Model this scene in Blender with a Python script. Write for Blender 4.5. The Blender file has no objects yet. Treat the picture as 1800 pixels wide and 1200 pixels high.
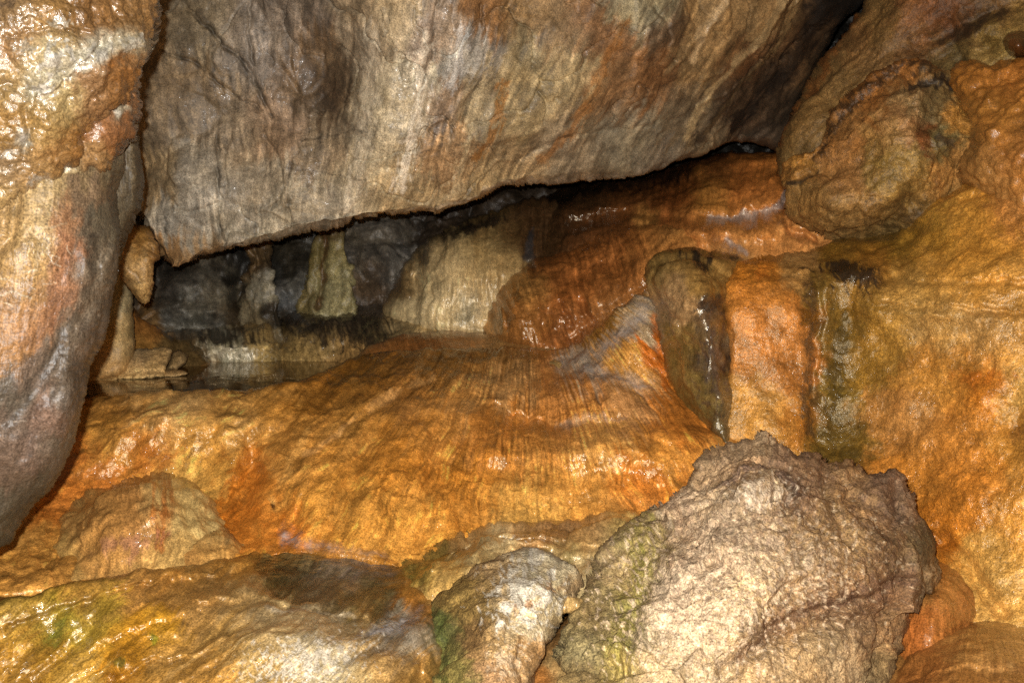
import bpy, math
import numpy as np

# ------------------------------------------------------------------ camera, world, flash, exposure
scene = bpy.context.scene
CZ = 1.15                                   # eye height over the cave floor
PITCH = math.radians(6.16)
FPX = 1500.0                                # focal length in pixels of an 1800 x 1200 picture (30 mm on 36 mm)
cam_d = bpy.data.cameras.new('camera'); cam_d.lens = 30; cam_d.sensor_width = 36
cam_d.clip_start = 0.02; cam_d.clip_end = 100
cam = bpy.data.objects.new('camera', cam_d); scene.collection.objects.link(cam)
cam.location = (0, 0, CZ); cam.rotation_euler = (math.pi/2 - PITCH, 0, 0)
scene.camera = cam

world = bpy.data.worlds.new('World'); scene.world = world; world.use_nodes = True
bg = world.node_tree.nodes['Background']
bg.inputs[0].default_value = (0.5, 0.47, 0.44, 1); bg.inputs[1].default_value = 0.004   # deep inside a cave: no daylight

fl = bpy.data.lights.new('camera_flash', 'POINT'); fl.energy = 670; fl.shadow_soft_size = 0.012
fl.color = (1.0, 0.975, 0.93)
flash = bpy.data.objects.new('camera_flash', fl); scene.collection.objects.link(flash)
flash.location = (-0.04, 0.01, CZ + 0.065)         # the flash of the photographer's camera, up and left of the lens

vs = scene.view_settings
vs.view_transform = 'Standard'; vs.look = 'None'; vs.exposure = 0.0; vs.gamma = 1.0; vs.use_curve_mapping = False
cy = scene.cycles
cy.max_bounces = 4; cy.diffuse_bounces = 2; cy.glossy_bounces = 2; cy.transparent_max_bounces = 8
cy.sample_clamp_indirect = 2.0; cy.caustics_reflective = False; cy.caustics_refractive = False
cy.use_denoising = False; cy.use_adaptive_sampling = True; cy.adaptive_threshold = 0.02; cy.use_light_tree = False

# ------------------------------------------------------------------ maths
fwd = np.array([0, math.cos(PITCH), -math.sin(PITCH)]); upv = np.array([0, math.sin(PITCH), math.cos(PITCH)])
rgt = np.array([1.0, 0, 0]); eye = np.array([0, 0, CZ])

def at(x, y, d):
    """point d metres into the cave in the direction of picture position x, y"""
    x = np.asarray(x, float); y = np.asarray(y, float); d = np.asarray(d, float)
    a = ((x - 900)/FPX)[..., None]; b = ((y - 600)/FPX)[..., None]
    return eye + d[..., None]*(fwd + a*rgt - b*upv)

def depth_on_level(x, y, z):
    b = (np.asarray(y, float) - 600)/FPX
    return (z - CZ)/(fwd[2] - b*upv[2])

def _hash(ix, iy, iz, seed):
    h = (ix.astype(np.int64)*374761393 + iy.astype(np.int64)*668265263 + iz*2147483647 + seed*1274126177) & 0xffffffff
    h = ((h ^ (h >> 13))*1103515245) & 0xffffffff
    h = ((h ^ (h >> 16))*2246822519) & 0xffffffff
    return (h ^ (h >> 15)) & 0xffff

_ga = np.arange(65536)*(2*math.pi/65536)
_GX = np.cos(_ga).astype(np.float32); _GY = np.sin(_ga).astype(np.float32)
_rs = np.random.RandomState(5)
_G3 = _rs.normal(size=(65536, 3)).astype(np.float32); _G3 /= np.linalg.norm(_G3, axis=1)[:, None]

def n2(x, y, seed=0):
    x = np.asarray(x, np.float32); y = np.asarray(y, np.float32)
    ix = np.floor(x).astype(np.int32); iy = np.floor(y).astype(np.int32)
    fx = x - ix; fy = y - iy
    u = fx*fx*fx*(fx*(fx*6 - 15) + 10); v = fy*fy*fy*(fy*(fy*6 - 15) + 10)
    def g(a, b):
        h = _hash(ix + a, iy + b, 0, seed)
        return _GX[h]*(fx - a) + _GY[h]*(fy - b)
    a = g(0, 0); b = g(1, 0); c = g(0, 1); d = g(1, 1)
    p = a + u*(b - a); q = c + u*(d - c)
    return (p + v*(q - p))*1.5

def n3(p, seed=0):
    i = np.floor(p).astype(np.int32); f = (p - i).astype(np.float32)
    w = f*f*f*(f*(f*6 - 15) + 10)
    r = 0
    for a in (0, 1):
        wx = w[:, 0] if a else 1 - w[:, 0]
        for b in (0, 1):
            wy = w[:, 1] if b else 1 - w[:, 1]
            for c in (0, 1):
                wz = w[:, 2] if c else 1 - w[:, 2]
                g = _G3[_hash(i[:, 0] + a, i[:, 1] + b, (i[:, 2] + c).astype(np.int64), seed)]
                r = r + wx*wy*wz*(g[:, 0]*(f[:, 0] - a) + g[:, 1]*(f[:, 1] - b) + g[:, 2]*(f[:, 2] - c))
    return r*1.5

def fbm3(p, octv=4, seed=0, gain=0.5, mode='fbm'):
    r = 0; a = 1.0
    for k in range(octv):
        n = n3(p*(2.03**k) + 17.3*k, seed + k)
        if mode == 'ridge': n = 0.5 - np.abs(n)*1.6
        elif mode == 'billow': n = np.abs(n)*1.6 - 0.4
        r = r + a*n; a *= gain
    return r

def fbm2(x, y, octv=3, seed=0, gain=0.5):
    r = 0; a = 1.0
    for k in range(octv):
        s = 2.03**k
        r = r + a*n2(x*s + 13.7*k, y*s - 7.1*k, seed + k); a *= gain
    return r

def cell3(p, seed=0):
    """distance to the nearest jittered point: knobs"""
    i = np.floor(p).astype(np.int32); best = np.full(len(p), 9.0, np.float32)
    for a in (-1, 0, 1):
        for b in (-1, 0, 1):
            for c in (-1, 0, 1):
                h = _hash(i[:, 0] + a, i[:, 1] + b, (i[:, 2] + c).astype(np.int64), seed)
                g = _G3[h]*0.5 + 0.5
                q = i + np.array([a, b, c]) + g - p
                best = np.minimum(best, (q*q).sum(1))
    return np.sqrt(best)

def smooth(t): t = np.clip(t, 0, 1); return t*t*(3 - 2*t)

def tps(ctrl):
    c = np.array(ctrl, float); X = c[:, :2]/500.0; n = len(c)
    def U(r2): return 0.5*r2*np.log(r2 + 1e-9)
    K = U(((X[:, None] - X[None])**2).sum(2)) + 1e-4*np.eye(n)
    Pm = np.hstack([np.ones((n, 1)), X])
    A = np.zeros((n + 3, n + 3)); A[:n, :n] = K; A[:n, n:] = Pm; A[n:, :n] = Pm.T
    w = np.linalg.solve(A, np.concatenate([c[:, 2], np.zeros(3)]))
    def f(x, y):
        q = np.stack([np.ravel(x), np.ravel(y)], 1)/500.0
        r = w[n] + w[n + 1]*q[:, 0] + w[n + 2]*q[:, 1]
        for k in range(n):
            r = r + w[k]*U((q[:, 0] - X[k, 0])**2 + (q[:, 1] - X[k, 1])**2)
        return r.reshape(np.shape(x))
    return f

def seg_dist(x, y, pts, closed=False):
    best = np.full(np.shape(x), 1e9, np.float32); side = np.zeros(np.shape(x), np.float32)
    P = list(pts) + ([pts[0]] if closed else [])
    for (x0, y0), (x1, y1) in zip(P[:-1], P[1:]):
        dx, dy = x1 - x0, y1 - y0; L = dx*dx + dy*dy + 1e-9
        t = np.clip(((x - x0)*dx + (y - y0)*dy)/L, 0, 1)
        d = np.hypot(x - x0 - t*dx, y - y0 - t*dy)
        m = d < best
        best = np.where(m, d, best); side = np.where(m, np.sign(dx*(y - y0) - dy*(x - x0)), side)
    return best, side

def catmull(pts, n=5):
    P = np.array(pts, float); out = []
    N = len(P)
    for i in range(N):
        a, b, c, d = P[i - 1], P[i], P[(i + 1) % N], P[(i + 2) % N]
        for k in range(n):
            t = k/n
            out.append(0.5*((2*b) + (-a + c)*t + (2*a - 5*b + 4*c - d)*t*t + (-a + 3*b - 3*c + d)*t**3))
    return [tuple(q) for q in out]

def inside(x, y, poly):
    r = np.zeros(np.shape(x), bool)
    for (x0, y0), (x1, y1) in zip(poly, poly[1:] + poly[:1]):
        c = ((y0 > y) != (y1 > y)) & (x < (x1 - x0)*(y - y0)/(y1 - y0 + 1e-12) + x0)
        r ^= c
    return r

def lin(h):
    if isinstance(h, str):
        h = h.lstrip('#'); v = np.array([int(h[i:i + 2], 16) for i in (0, 2, 4)])/255.0
    else: v = np.array(h)/255.0
    return np.where(v <= 0.04045, v/12.92, ((v + 0.055)/1.055)**2.4)

# ------------------------------------------------------------------ materials
def rock_material(name, rough=(0.6, 0.4), spec=0.35, strength=0.5, dist=0.006, grain=0.25, tint=(1, 1, 1),
                  coat=0.4, coat_rough=0.2, glint=(120, 0.6, 0.008), streak=None, scale=38, crystal=0.0, speck=0.5):
    """stone whose colour comes from the mesh; finer relief and a film of water are noise"""
    m = bpy.data.materials.new(name); m.use_nodes = True
    nt = m.node_tree; N = nt.nodes; L = nt.links
    b = N['Principled BSDF']
    co = N.new('ShaderNodeTexCoord').outputs['Object']
    at_ = N.new('ShaderNodeAttribute'); at_.attribute_name = 'Col'
    def noise(vec, sc, det, rgh=0.6):
        t = N.new('ShaderNodeTexNoise'); t.inputs['Scale'].default_value = sc; t.inputs['Detail'].default_value = det
        t.inputs['Roughness'].default_value = rgh; L.new(vec, t.inputs['Vector']); return t.outputs['Fac']
    def mad(x, k, add=0.0):
        q = N.new('ShaderNodeMath'); q.operation = 'MULTIPLY_ADD'; q.inputs[1].default_value = k; L.new(x, q.inputs[0])
        if isinstance(add, float): q.inputs[2].default_value = add
        else: L.new(add, q.inputs[2])
        return q.outputs[0]
    A = noise(co, scale, 5, 0.70)
    if streak:
        fa = N.new('ShaderNodeAttribute'); fa.attribute_name = 'flow'
        mp = N.new('ShaderNodeMapping'); mp.inputs['Scale'].default_value = (streak[0], streak[1], 1); L.new(fa.outputs['Vector'], mp.inputs[0])
        B = noise(mp.outputs[0], 1.0, 2, 0.6); kB = streak[2]
    else:
        B = noise(co, scale*3.4, 2, 0.6); kB = 0.4
    C = noise(co, glint[0], 1, 0.5)
    # grain in the colour
    tone = mad(B, 0.5, mad(A, 1.0))
    mr = N.new('ShaderNodeMapRange'); mr.inputs[1].default_value = 0.5; mr.inputs[2].default_value = 1.0
    mr.inputs[3].default_value = 1 - grain*1.5; mr.inputs[4].default_value = 1 + grain*1.3
    L.new(tone, mr.inputs[0])
    Dk = noise(co, 130, 2, 0.6)                       # dark mineral specks and hairline seams
    sp = N.new('ShaderNodeMapRange'); sp.inputs[1].default_value = 0.30; sp.inputs[2].default_value = 0.43; sp.inputs[3].default_value = 1 - speck; sp.inputs[4].default_value = 1.0
    L.new(Dk, sp.inputs[0])
    sub = mad(A, 1.0, -0.5); ab = N.new('ShaderNodeMath'); ab.operation = 'ABSOLUTE'; L.new(sub, ab.inputs[0])
    sm_ = N.new('ShaderNodeMapRange'); sm_.inputs[1].default_value = 0.0; sm_.inputs[2].default_value = 0.022; sm_.inputs[3].default_value = 1 - speck*0.7; sm_.inputs[4].default_value = 1.0
    L.new(ab.outputs[0], sm_.inputs[0])
    k1 = N.new('ShaderNodeMath'); k1.operation = 'MULTIPLY'; L.new(sp.outputs[0], k1.inputs[0]); L.new(sm_.outputs[0], k1.inputs[1])
    fg = N.new('ShaderNodeMapRange'); fg.inputs[1].default_value = 0.32; fg.inputs[2].default_value = 0.68; fg.inputs[3].default_value = 0.66; fg.inputs[4].default_value = 1.36
    L.new(noise(co, 210, 1, 0.5), fg.inputs[0])
    k3 = N.new('ShaderNodeMath'); k3.operation = 'MULTIPLY'; L.new(k1.outputs[0], k3.inputs[0]); L.new(fg.outputs[0], k3.inputs[1])
    k2 = N.new('ShaderNodeMath'); k2.operation = 'MULTIPLY'; L.new(k3.outputs[0], k2.inputs[0]); L.new(mr.outputs[0], k2.inputs[1])
    mul = N.new('ShaderNodeVectorMath'); mul.operation = 'SCALE'
    L.new(at_.outputs['Color'], mul.inputs[0]); L.new(k2.outputs[0], mul.inputs['Scale'])
    L.new(mul.outputs[0], b.inputs['Base Color'])
    b.inputs['Roughness'].default_value = rough[0]
    b.inputs['Specular IOR Level'].default_value = spec
    b.inputs['Specular Tint'].default_value = (*tint, 1)
    # film of water in patches
    g2 = noise(co, 9, 3, 0.6)
    wet = N.new('ShaderNodeMath'); wet.operation = 'MULTIPLY_ADD'; wet.use_clamp = True; wet.inputs[1].default_value = 2.2
    L.new(g2, wet.inputs[0]); L.new(mad(at_.outputs['Alpha'], 1.4, -1.45), wet.inputs[2])
    L.new(mad(wet.outputs[0], coat), b.inputs['Coat Weight'])
    b.inputs['Coat Roughness'].default_value = coat_rough; b.inputs['Coat IOR'].default_value = 1.36
    b.inputs['Coat Tint'].default_value = (1, 1, 1, 1)
    rr = N.new('ShaderNodeMapRange'); rr.inputs[3].default_value = rough[0]; rr.inputs[4].default_value = rough[1]
    L.new(wet.outputs[0], rr.inputs[0]); L.new(rr.outputs[0], b.inputs['Roughness'])
    bp = N.new('ShaderNodeBump'); bp.inputs['Strength'].default_value = strength; bp.inputs['Distance'].default_value = dist
    L.new(mad(C, crystal, mad(B, kB, mad(A, 0.7))), bp.inputs['Height']); L.new(bp.outputs[0], b.inputs['Normal'])
    bc = N.new('ShaderNodeBump'); bc.inputs['Strength'].default_value = glint[1]; bc.inputs['Distance'].default_value = glint[2]
    L.new(mad(B, 0.5, mad(C, 1.0)), bc.inputs['Height']); L.new(bc.outputs[0], b.inputs['Coat Normal'])
    return m

GOLD = (1.0, 0.86, 0.62)
ST = (22, 3.2, 0.7)
M = {
 'flow': rock_material('wet_flowstone', (0.42, 0.28), 0.7, 0.40, 0.006, 0.30, GOLD, 0.9, 0.11, (85, 0.9, 0.006), ST, 38, 0.25, .45),
 'glitter': rock_material('crystal_flowstone', (0.40, 0.27), 0.9, 0.48, 0.008, 0.32, (1, .82, .52), 1.0, 0.11, (90, 1.0, 0.006), ST, 38, 0.45, .45),
 'slab': rock_material('limestone_slab', (0.6, 0.42), 0.35, 0.42, 0.006, 0.34, (1, 1, 1), 0.7, 0.12, (70, 0.8, 0.006), (12, 3.0, 0.3), 30, 0.2, .4),
 'pitted': rock_material('pitted_flowstone', (0.40, 0.27), 0.9, 0.55, 0.009, 0.36, (1, .82, .52), 1.0, 0.11, (95, 1.0, 0.006), None, 58, 0.45, .5),
 'dark': rock_material('recess_rock', (0.55, 0.4), 0.4, 0.5, 0.008, 0.34, (1, .97, .92), 0.4, 0.16, (60, 0.8, 0.012), None, 34, 0.2, .45),
 'crust': rock_material('knobbly_crust', (0.48, 0.32), 0.6, 0.45, 0.006, 0.24, (1, .95, .86), 0.9, 0.12, (80, 0.7, 0.006), None, 60, 0.3, .35),
 'shaft': rock_material('pillar_stone', (0.55, 0.42), 0.4, 0.5, 0.005, 0.30, (1, 1, 1), 0.18, 0.18, (110, 0.8, 0.008), (16, 4.0, 0.7), 60, 0.3, .4),
 'boulder': rock_material('rough_limestone', (0.8, 0.6), 0.2, 0.6, 0.010, 0.40, (1, 1, 1), 0.1, 0.3, (120, 0.8, 0.008), None, 42, 0.4, .55),
 'felt': rock_material('brown_wall', (0.55, 0.38), 0.45, 0.6, 0.009, 0.40, (1, .95, .85), 0.5, 0.18, (85, 0.8, 0.012), None, 50, 0.4, .5),
}

def water_material(name, tint, amount, ripple, dist, rough=0.03):
    m = bpy.data.materials.new(name); m.use_nodes = True
    nt = m.node_tree; N = nt.nodes; L = nt.links
    for n in list(N): N.remove(n)
    out = N.new('ShaderNodeOutputMaterial')
    tr = N.new('ShaderNodeBsdfTransparent'); tr.inputs[0].default_value = (*tint, 1)
    gl = N.new('ShaderNodeBsdfGlossy'); gl.inputs['Roughness'].default_value = rough
    lw = N.new('ShaderNodeLayerWeight'); lw.inputs[0].default_value = 0.5
    pw = N.new('ShaderNodeMath'); pw.operation = 'POWER'; pw.inputs[1].default_value = 4.0; L.new(lw.outputs['Facing'], pw.inputs[0])
    fr = N.new('ShaderNodeMath'); fr.operation = 'MULTIPLY_ADD'; fr.inputs[1].default_value = 0.9; fr.inputs[2].default_value = 0.03; fr.use_clamp = True
    L.new(pw.outputs[0], fr.inputs[0])
    mx = N.new('ShaderNodeMixShader')
    no = N.new('ShaderNodeTexNoise'); no.inputs['Scale'].default_value = ripple; no.inputs['Detail'].default_value = 3
    bp = N.new('ShaderNodeBump'); bp.inputs['Strength'].default_value = 0.5; bp.inputs['Distance'].default_value = dist
    tc = N.new('ShaderNodeTexCoord'); L.new(tc.outputs['Object'], no.inputs['Vector'])
    L.new(no.outputs['Fac'], bp.inputs['Height']); L.new(bp.outputs[0], gl.inputs['Normal']); L.new(bp.outputs[0], lw.inputs['Normal'])
    L.new(fr.outputs[0], mx.inputs[0]); L.new(tr.outputs[0], mx.inputs[1]); L.new(gl.outputs[0], mx.inputs[2])
    last = mx.outputs[0]
    if amount > 0:      # aerated, milky running water
        df = N.new('ShaderNodeBsdfDiffuse'); df.inputs[0].default_value = (0.50, 0.47, 0.46, 1); L.new(bp.outputs[0], df.inputs['Normal'])
        at_ = N.new('ShaderNodeAttribute'); at_.attribute_name = 'Col'
        n_ = N.new('ShaderNodeTexNoise'); n_.inputs['Scale'].default_value = 16; n_.inputs['Detail'].default_value = 6; n_.inputs['Roughness'].default_value = .65
        L.new(tc.outputs['Object'], n_.inputs['Vector'])
        mr = N.new('ShaderNodeMapRange'); mr.inputs[1].default_value = .35; mr.inputs[2].default_value = .7; mr.inputs[4].default_value = amount
        L.new(n_.outputs['Fac'], mr.inputs[0])
        ml = N.new('ShaderNodeMath'); ml.operation = 'MULTIPLY'; L.new(mr.outputs[0], ml.inputs[0]); L.new(at_.outputs['Alpha'], ml.inputs[1])
        m2 = N.new('ShaderNodeMixShader'); L.new(ml.outputs[0], m2.inputs[0]); L.new(last, m2.inputs[1]); L.new(df.outputs[0], m2.inputs[2])
        # thin out to nothing at the rim of the film
        m3 = N.new('ShaderNodeMixShader'); t2 = N.new('ShaderNodeBsdfTransparent')
        L.new(at_.outputs['Alpha'], m3.inputs[0]); L.new(t2.outputs[0], m3.inputs[1]); L.new(m2.outputs[0], m3.inputs[2])
        last = m3.outputs[0]
    L.new(last, out.inputs[0])
    return m

M['basin'] = water_material('shallow_water', (0.95, 0.92, 0.88), 0, 14, 0.006, 0.02)
M['pool'] = water_material('still_water', (0.80, 0.72, 0.6), 0, 9, 0.004, 0.02)
M['stream'] = water_material('running_water', (0.97, 0.95, 0.93), 0.55, 55, 0.03, 0.10)

# ------------------------------------------------------------------ builder
def link(o, parent=None):
    scene.collection.objects.link(o)
    if parent is not None: o.parent = parent
    return o

def tag(o, label=None, cat=None, group=None, kind=None):
    if label: o['label'] = label; kind = kind or 'thing'
    if cat: o['category'] = cat
    if group: o['group'] = group
    if kind: o['kind'] = kind
    return o

def mesh_object(name, V, quads, cols, mat, parent=None, base=None, flow=None):
    me = bpy.data.meshes.new(name)
    origin = np.array([V[:, 0].mean(), V[:, 1].mean(), V[:, 2].min()]) if base is None else np.array(base)
    W = (V - origin).astype(np.float32)
    me.vertices.add(len(W)); me.vertices.foreach_set('co', W.ravel())
    nq = len(quads)
    me.loops.add(nq*4); me.loops.foreach_set('vertex_index', quads.astype(np.int32).ravel())
    me.polygons.add(nq); me.polygons.foreach_set('loop_start', np.arange(0, nq*4, 4, dtype=np.int32))
    me.polygons.foreach_set('use_smooth', np.ones(nq, bool))
    me.update(calc_edges=True)
    a = me.color_attributes.new('Col', 'FLOAT_COLOR', 'POINT')
    a.data.foreach_set('color', cols.astype(np.float32).ravel())
    if flow is not None:
        a = me.attributes.new('flow', 'FLOAT_VECTOR', 'POINT'); a.data.foreach_set('vector', flow.astype(np.float32).ravel())
    me.materials.append(mat)
    o = bpy.data.objects.new(name, me)
    o.location = tuple(origin)
    link(o)
    if parent is not None:
        o.parent = parent; o.location = tuple(origin - np.array(parent.location))
    return o

GAIN = 1.0
def relief(name, outline, depth, mat, step=2.4, R=30, roll=0.12, edge=(2.5, 14), bumps=(), lines=(), disp=(), base='#a08060',
           cols=(), stains_shade=(), flow=None, warp=(14, 45), smear=0, mottle=0.18, wet=0.5, wets=(), back=0.0, skirt=None,
           parent=None, seed=1, gain=1.0, smooth_outline=True, dref=None, lift=0.0, fade=0, tone=(0.1, 30), sat=0.9, films=(), lscale=1.0, wscale=1.0, wob=5.0, cast=(1, 1, 1)):
    poly = catmull(outline, 4) if smooth_outline else list(outline)
    px = np.array(poly); x0, y0 = px.min(0) - 3*step - edge[0]; x1, y1 = px.max(0) + 3*step + edge[0]
    def axis(a, b, hi):                                              # finer where the picture looks, coarser beyond its edge
        f = [np.arange(max(a, -40), min(b, hi + 40), step)]
        if a < -40: f.insert(0, np.arange(-40 - 3*step, a - 3*step, -3*step)[::-1])
        if b > hi + 40: f.append(np.arange(f[-1][-1] + 3*step, b + 3*step, 3*step))
        return np.concatenate(f)
    xs = axis(x0, x1, 1800); ys = axis(y0, y1, 1200)
    X, Y = np.meshgrid(xs, ys)
    def sdf(a, b):
        d, _ = seg_dist(a, b, poly, True)
        s = np.where(inside(a, b, poly), d, -d)
        if edge[0]: s = s + edge[0]*fbm2(a/edge[1], b/edge[1], 3, seed + 71, 0.45)
        return s
    S = sdf(X, Y)
    gy, gx = np.gradient(S, ys, xs)
    gl = np.maximum(gx*gx + gy*gy, 0.15)
    near = (S < 0.5*step) & (S > -1.2*step)
    sh = np.where(near & (S < 0), -S, 0)
    Xs = X + np.clip(gx/gl*sh, -step, step); Ys = Y + np.clip(gy/gl*sh, -step, step)
    S2 = np.maximum(np.where(near & (S < 0), 0, S), 0)
    keep = S > -0.8*step
    D = tps(depth)(Xs, Ys) if not callable(depth) else depth(Xs, Ys)
    t = np.clip(S2/R, 0, 1)
    prof = 1 - np.sqrt(np.clip(1 - (1 - t)**2, 0, 1))
    D = D + roll*prof
    Dsm = D.copy()
    wx = Xs + 5*fbm2(Xs/28, Ys/28, 3, seed + 5); wy = Ys + 5*fbm2(Xs/28 + 9, Ys/28, 3, seed + 8)
    for (bx, by, rx, ry, rot, amt) in bumps:
        c, s_ = math.cos(math.radians(rot)), math.sin(math.radians(rot))
        u = ((wx - bx)*c + (wy - by)*s_)/rx; v = (-(wx - bx)*s_ + (wy - by)*c)/ry
        D = D - amt*np.exp(-(u*u + v*v))
    for ln in lines:
        pts, w_, amt = ln[:3]; amt = amt*lscale; w_ = w_*wscale; kind = ln[3] if len(ln) > 3 else 'g'
        if kind == 'g':
            d, _ = seg_dist(wx, wy, pts); D = D + amt*np.exp(-(d/w_)**2)
        else:                                                        # a step: ground beyond one side of the line lies deeper
            d, s_ = seg_dist(wx, wy, pts); e, _ = seg_dist(wx, wy, [pts[0], pts[0]]); f_, _ = seg_dist(wx, wy, [pts[-1], pts[-1]])
            endf = smooth(np.minimum(e, f_)/(1.5*w_) + 0.15)
            D = D + amt*endf*np.where(s_ > 0, np.exp(-d/w_), 0)*smooth(d/9.0)
    Pw = at(Xs, Ys, D); P0 = at(Xs, Ys, Dsm)
    du = np.gradient(P0, axis=1); dv = np.gradient(P0, axis=0)
    Nn = np.cross(dv, du); Nn /= np.linalg.norm(Nn, axis=2)[..., None] + 1e-12
    for _ in range(3):
        Nn[1:-1, 1:-1] = (Nn[1:-1, 1:-1]*2 + Nn[:-2, 1:-1] + Nn[2:, 1:-1] + Nn[1:-1, :-2] + Nn[1:-1, 2:])/6
    Nn /= np.linalg.norm(Nn, axis=2)[..., None] + 1e-12
    # cells
    cell = keep[:-1, :-1] & keep[1:, :-1] & keep[:-1, 1:] & keep[1:, 1:]
    used = np.zeros_like(keep); used[:-1, :-1] |= cell; used[1:, :-1] |= cell; used[:-1, 1:] |= cell; used[1:, 1:] |= cell
    idx = -np.ones(keep.shape, np.int64); nv = used.sum(); idx[used] = np.arange(nv)
    q = np.stack([idx[:-1, :-1][cell], idx[1:, :-1][cell], idx[1:, 1:][cell], idx[:-1, 1:][cell]], 1)
    P = Pw[used]; Nv = Nn[used]; x = Xs[used]; y = Ys[used]; s = S2[used]
    if flow is None: ph, rh = x, y
    else: ph, rh = flow(x, y)
    ph_, rh_ = ph, rh
    ph = ph + wob*fbm2(x/60, y/60, 3, seed + 101, .5); rh = rh + 14*fbm2(x/45 + 7, y/45, 3, seed + 104, .55)
    h = np.zeros(nv)
    pf = P0[used].astype(np.float32)           # relief is laid over the smooth form
    for k, L_ in enumerate(disp):
        kind = L_[0]; sd = seed*31 + k*7
        L_ = list(L_); ai = {'flow': 3, 'crack': 3}.get(kind, 2)
        if kind in ('fbm', 'ridge', 'billow'): L_[2] *= (0.4 if L_[1] < .07 else 0.62 if L_[1] < .3 else 0.8)*(0.6 if kind == 'ridge' else 1)
        elif kind == 'flow': L_[3] *= 0.5
        elif kind == 'cell': L_[2] *= 1.3 if mat is M['crust'] else 0.7
        elif kind == 'facet': L_[2] *= 0.75
        if kind in ('fbm', 'ridge', 'billow'):
            h += L_[2]*fbm3(pf/L_[1], L_[3] if len(L_) > 3 else 4, sd, 0.5, kind)
        elif kind == 'cell':
            wp = pf + 0.25*L_[1]*np.stack([n3(pf/L_[1], sd + 1), n3(pf/L_[1], sd + 2), n3(pf/L_[1], sd + 3)], 1)
            h += L_[2]*(0.6 - np.minimum(cell3(wp/L_[1], sd), 1.1)**2)
        elif kind == 'plate':                                        # crumbly chips
            wp = (pf + L_[1]*(0.22*np.stack([n3(pf/(L_[1]*.8), sd + 1), n3(pf/(L_[1]*.8), sd + 2), n3(pf/(L_[1]*.8), sd + 3)], 1)))/L_[1]
            i_ = np.floor(wp).astype(np.int32); best = np.full(nv, 9.0); hv = np.zeros(nv); sec = np.full(nv, 9.0)
            for a_ in (-1, 0, 1):
                for b_ in (-1, 0, 1):
                    for c_ in (-1, 0, 1):
                        hh = _hash(i_[:, 0] + a_, i_[:, 1] + b_, (i_[:, 2] + c_).astype(np.int64), sd)
                        qv = i_ + np.array([a_, b_, c_]) + (_G3[hh]*0.5 + 0.5) - wp
                        d_ = (qv*qv).sum(1); m_ = d_ < best
                        sec = np.where(m_, best, np.minimum(sec, d_))
                        gr = _G3[(hh*7 + 13) & 0xffff]
                        hv = np.where(m_, (gr*qv).sum(1) + 0.5*gr[:, 0], hv); best = np.where(m_, d_, best)
            e_ = smooth((np.sqrt(sec) - np.sqrt(best))/0.12)
            h += 0.75*L_[2]*hv*e_
        elif kind == 'facet':                                        # broken planes, each tilted its own way
            wp = (pf + L_[1]*(0.10*np.stack([n3(pf/(L_[1]*.8), sd + 1), n3(pf/(L_[1]*.8), sd + 2), n3(pf/(L_[1]*.8), sd + 3)], 1)))/L_[1]
            i_ = np.floor(wp).astype(np.int32); hv = np.full(nv, -9.0)
            for a_ in (-1, 0, 1):
                for b_ in (-1, 0, 1):
                    for c_ in (-1, 0, 1):
                        hh = _hash(i_[:, 0] + a_, i_[:, 1] + b_, (i_[:, 2] + c_).astype(np.int64), sd)
                        qv = wp - (i_ + np.array([a_, b_, c_]) + (_G3[hh]*0.5 + 0.5))
                        d2 = (qv*qv).sum(1); gr = _G3[(hh*7 + 13) & 0xffff]
                        hv = np.maximum(hv, 0.9*(gr*qv).sum(1) + 0.5*_GX[(hh*3) & 0xffff] - 1.1*d2*d2)
            h += L_[2]*(hv - 0.45)
        elif kind == 'flow':
            w_ = 0.35*fbm2(ph/(L_[1]*3), rh/(L_[1]*3), 2, sd + 3)
            h += L_[3]*(0.3 + smooth(fbm2(x/80, y/80, 2, sd + 9)*1.6 + .5))*fbm2(ph/L_[1] + w_, rh/L_[2], L_[4] if len(L_) > 4 else 3, sd, 0.55)
        elif kind == 'crack':
            n = n3(pf/L_[1], sd) + 0.25*n3(pf/(L_[1]*0.3), sd + 1)
            gate = smooth((n3(pf/(L_[1]*1.7), sd + 2) + 0.25)*2.5)
            h -= L_[3]*gate*np.exp(-(n/L_[2])**2)
        elif kind == 'scallop':                                      # overlapping lips across the flow
            w_ = 0.8*fbm2(ph/(L_[1]*1.2), rh/(L_[1]*1.2), 3, sd + 3)
            f_ = (rh/L_[1] + w_) % 1.0
            h += L_[2]*(1 - f_)**2*smooth(f_*8)*smooth(n2(ph/(L_[1]*2), rh/(L_[1]*2), sd + 5)*2 + .5)
    P = P + Nv*(h + lift)[:, None]
    for fo, fseed in films:
        fp = catmull(fo, 4); d_, _ = seg_dist(x, y, fp, True)
        sd_ = np.where(inside(x, y, fp), d_, -d_) + 7*fbm2(x/18, y/18, 3, fseed, .6)
        okv = sd_ > 0; qk = q[okv[q].all(1)]
        u_, inv_ = np.unique(qk, return_inverse=True)
        pp = pf[u_]; Vw = P[u_] + Nv[u_]*(0.005 + 0.004*fbm3(pp/.03, 3, fseed) + 0.003*fbm3(pp/.012, 2, fseed + 4))[:, None]
        cw = np.ones((len(u_), 4)); cw[:, 3] = np.clip(sd_[u_]/22, 0, 1)
        tag(mesh_object('water', Vw, inv_.reshape(-1, 4), cw, M['stream'], None), kind='structure')
    # colour
    wa, wsx = warp
    cx = x + wa*fbm2(x/wsx, y/wsx, 4, seed + 21, 0.6); cyy = y + wa*fbm2(x/wsx + 31, y/wsx, 4, seed + 24, 0.6)
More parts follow.
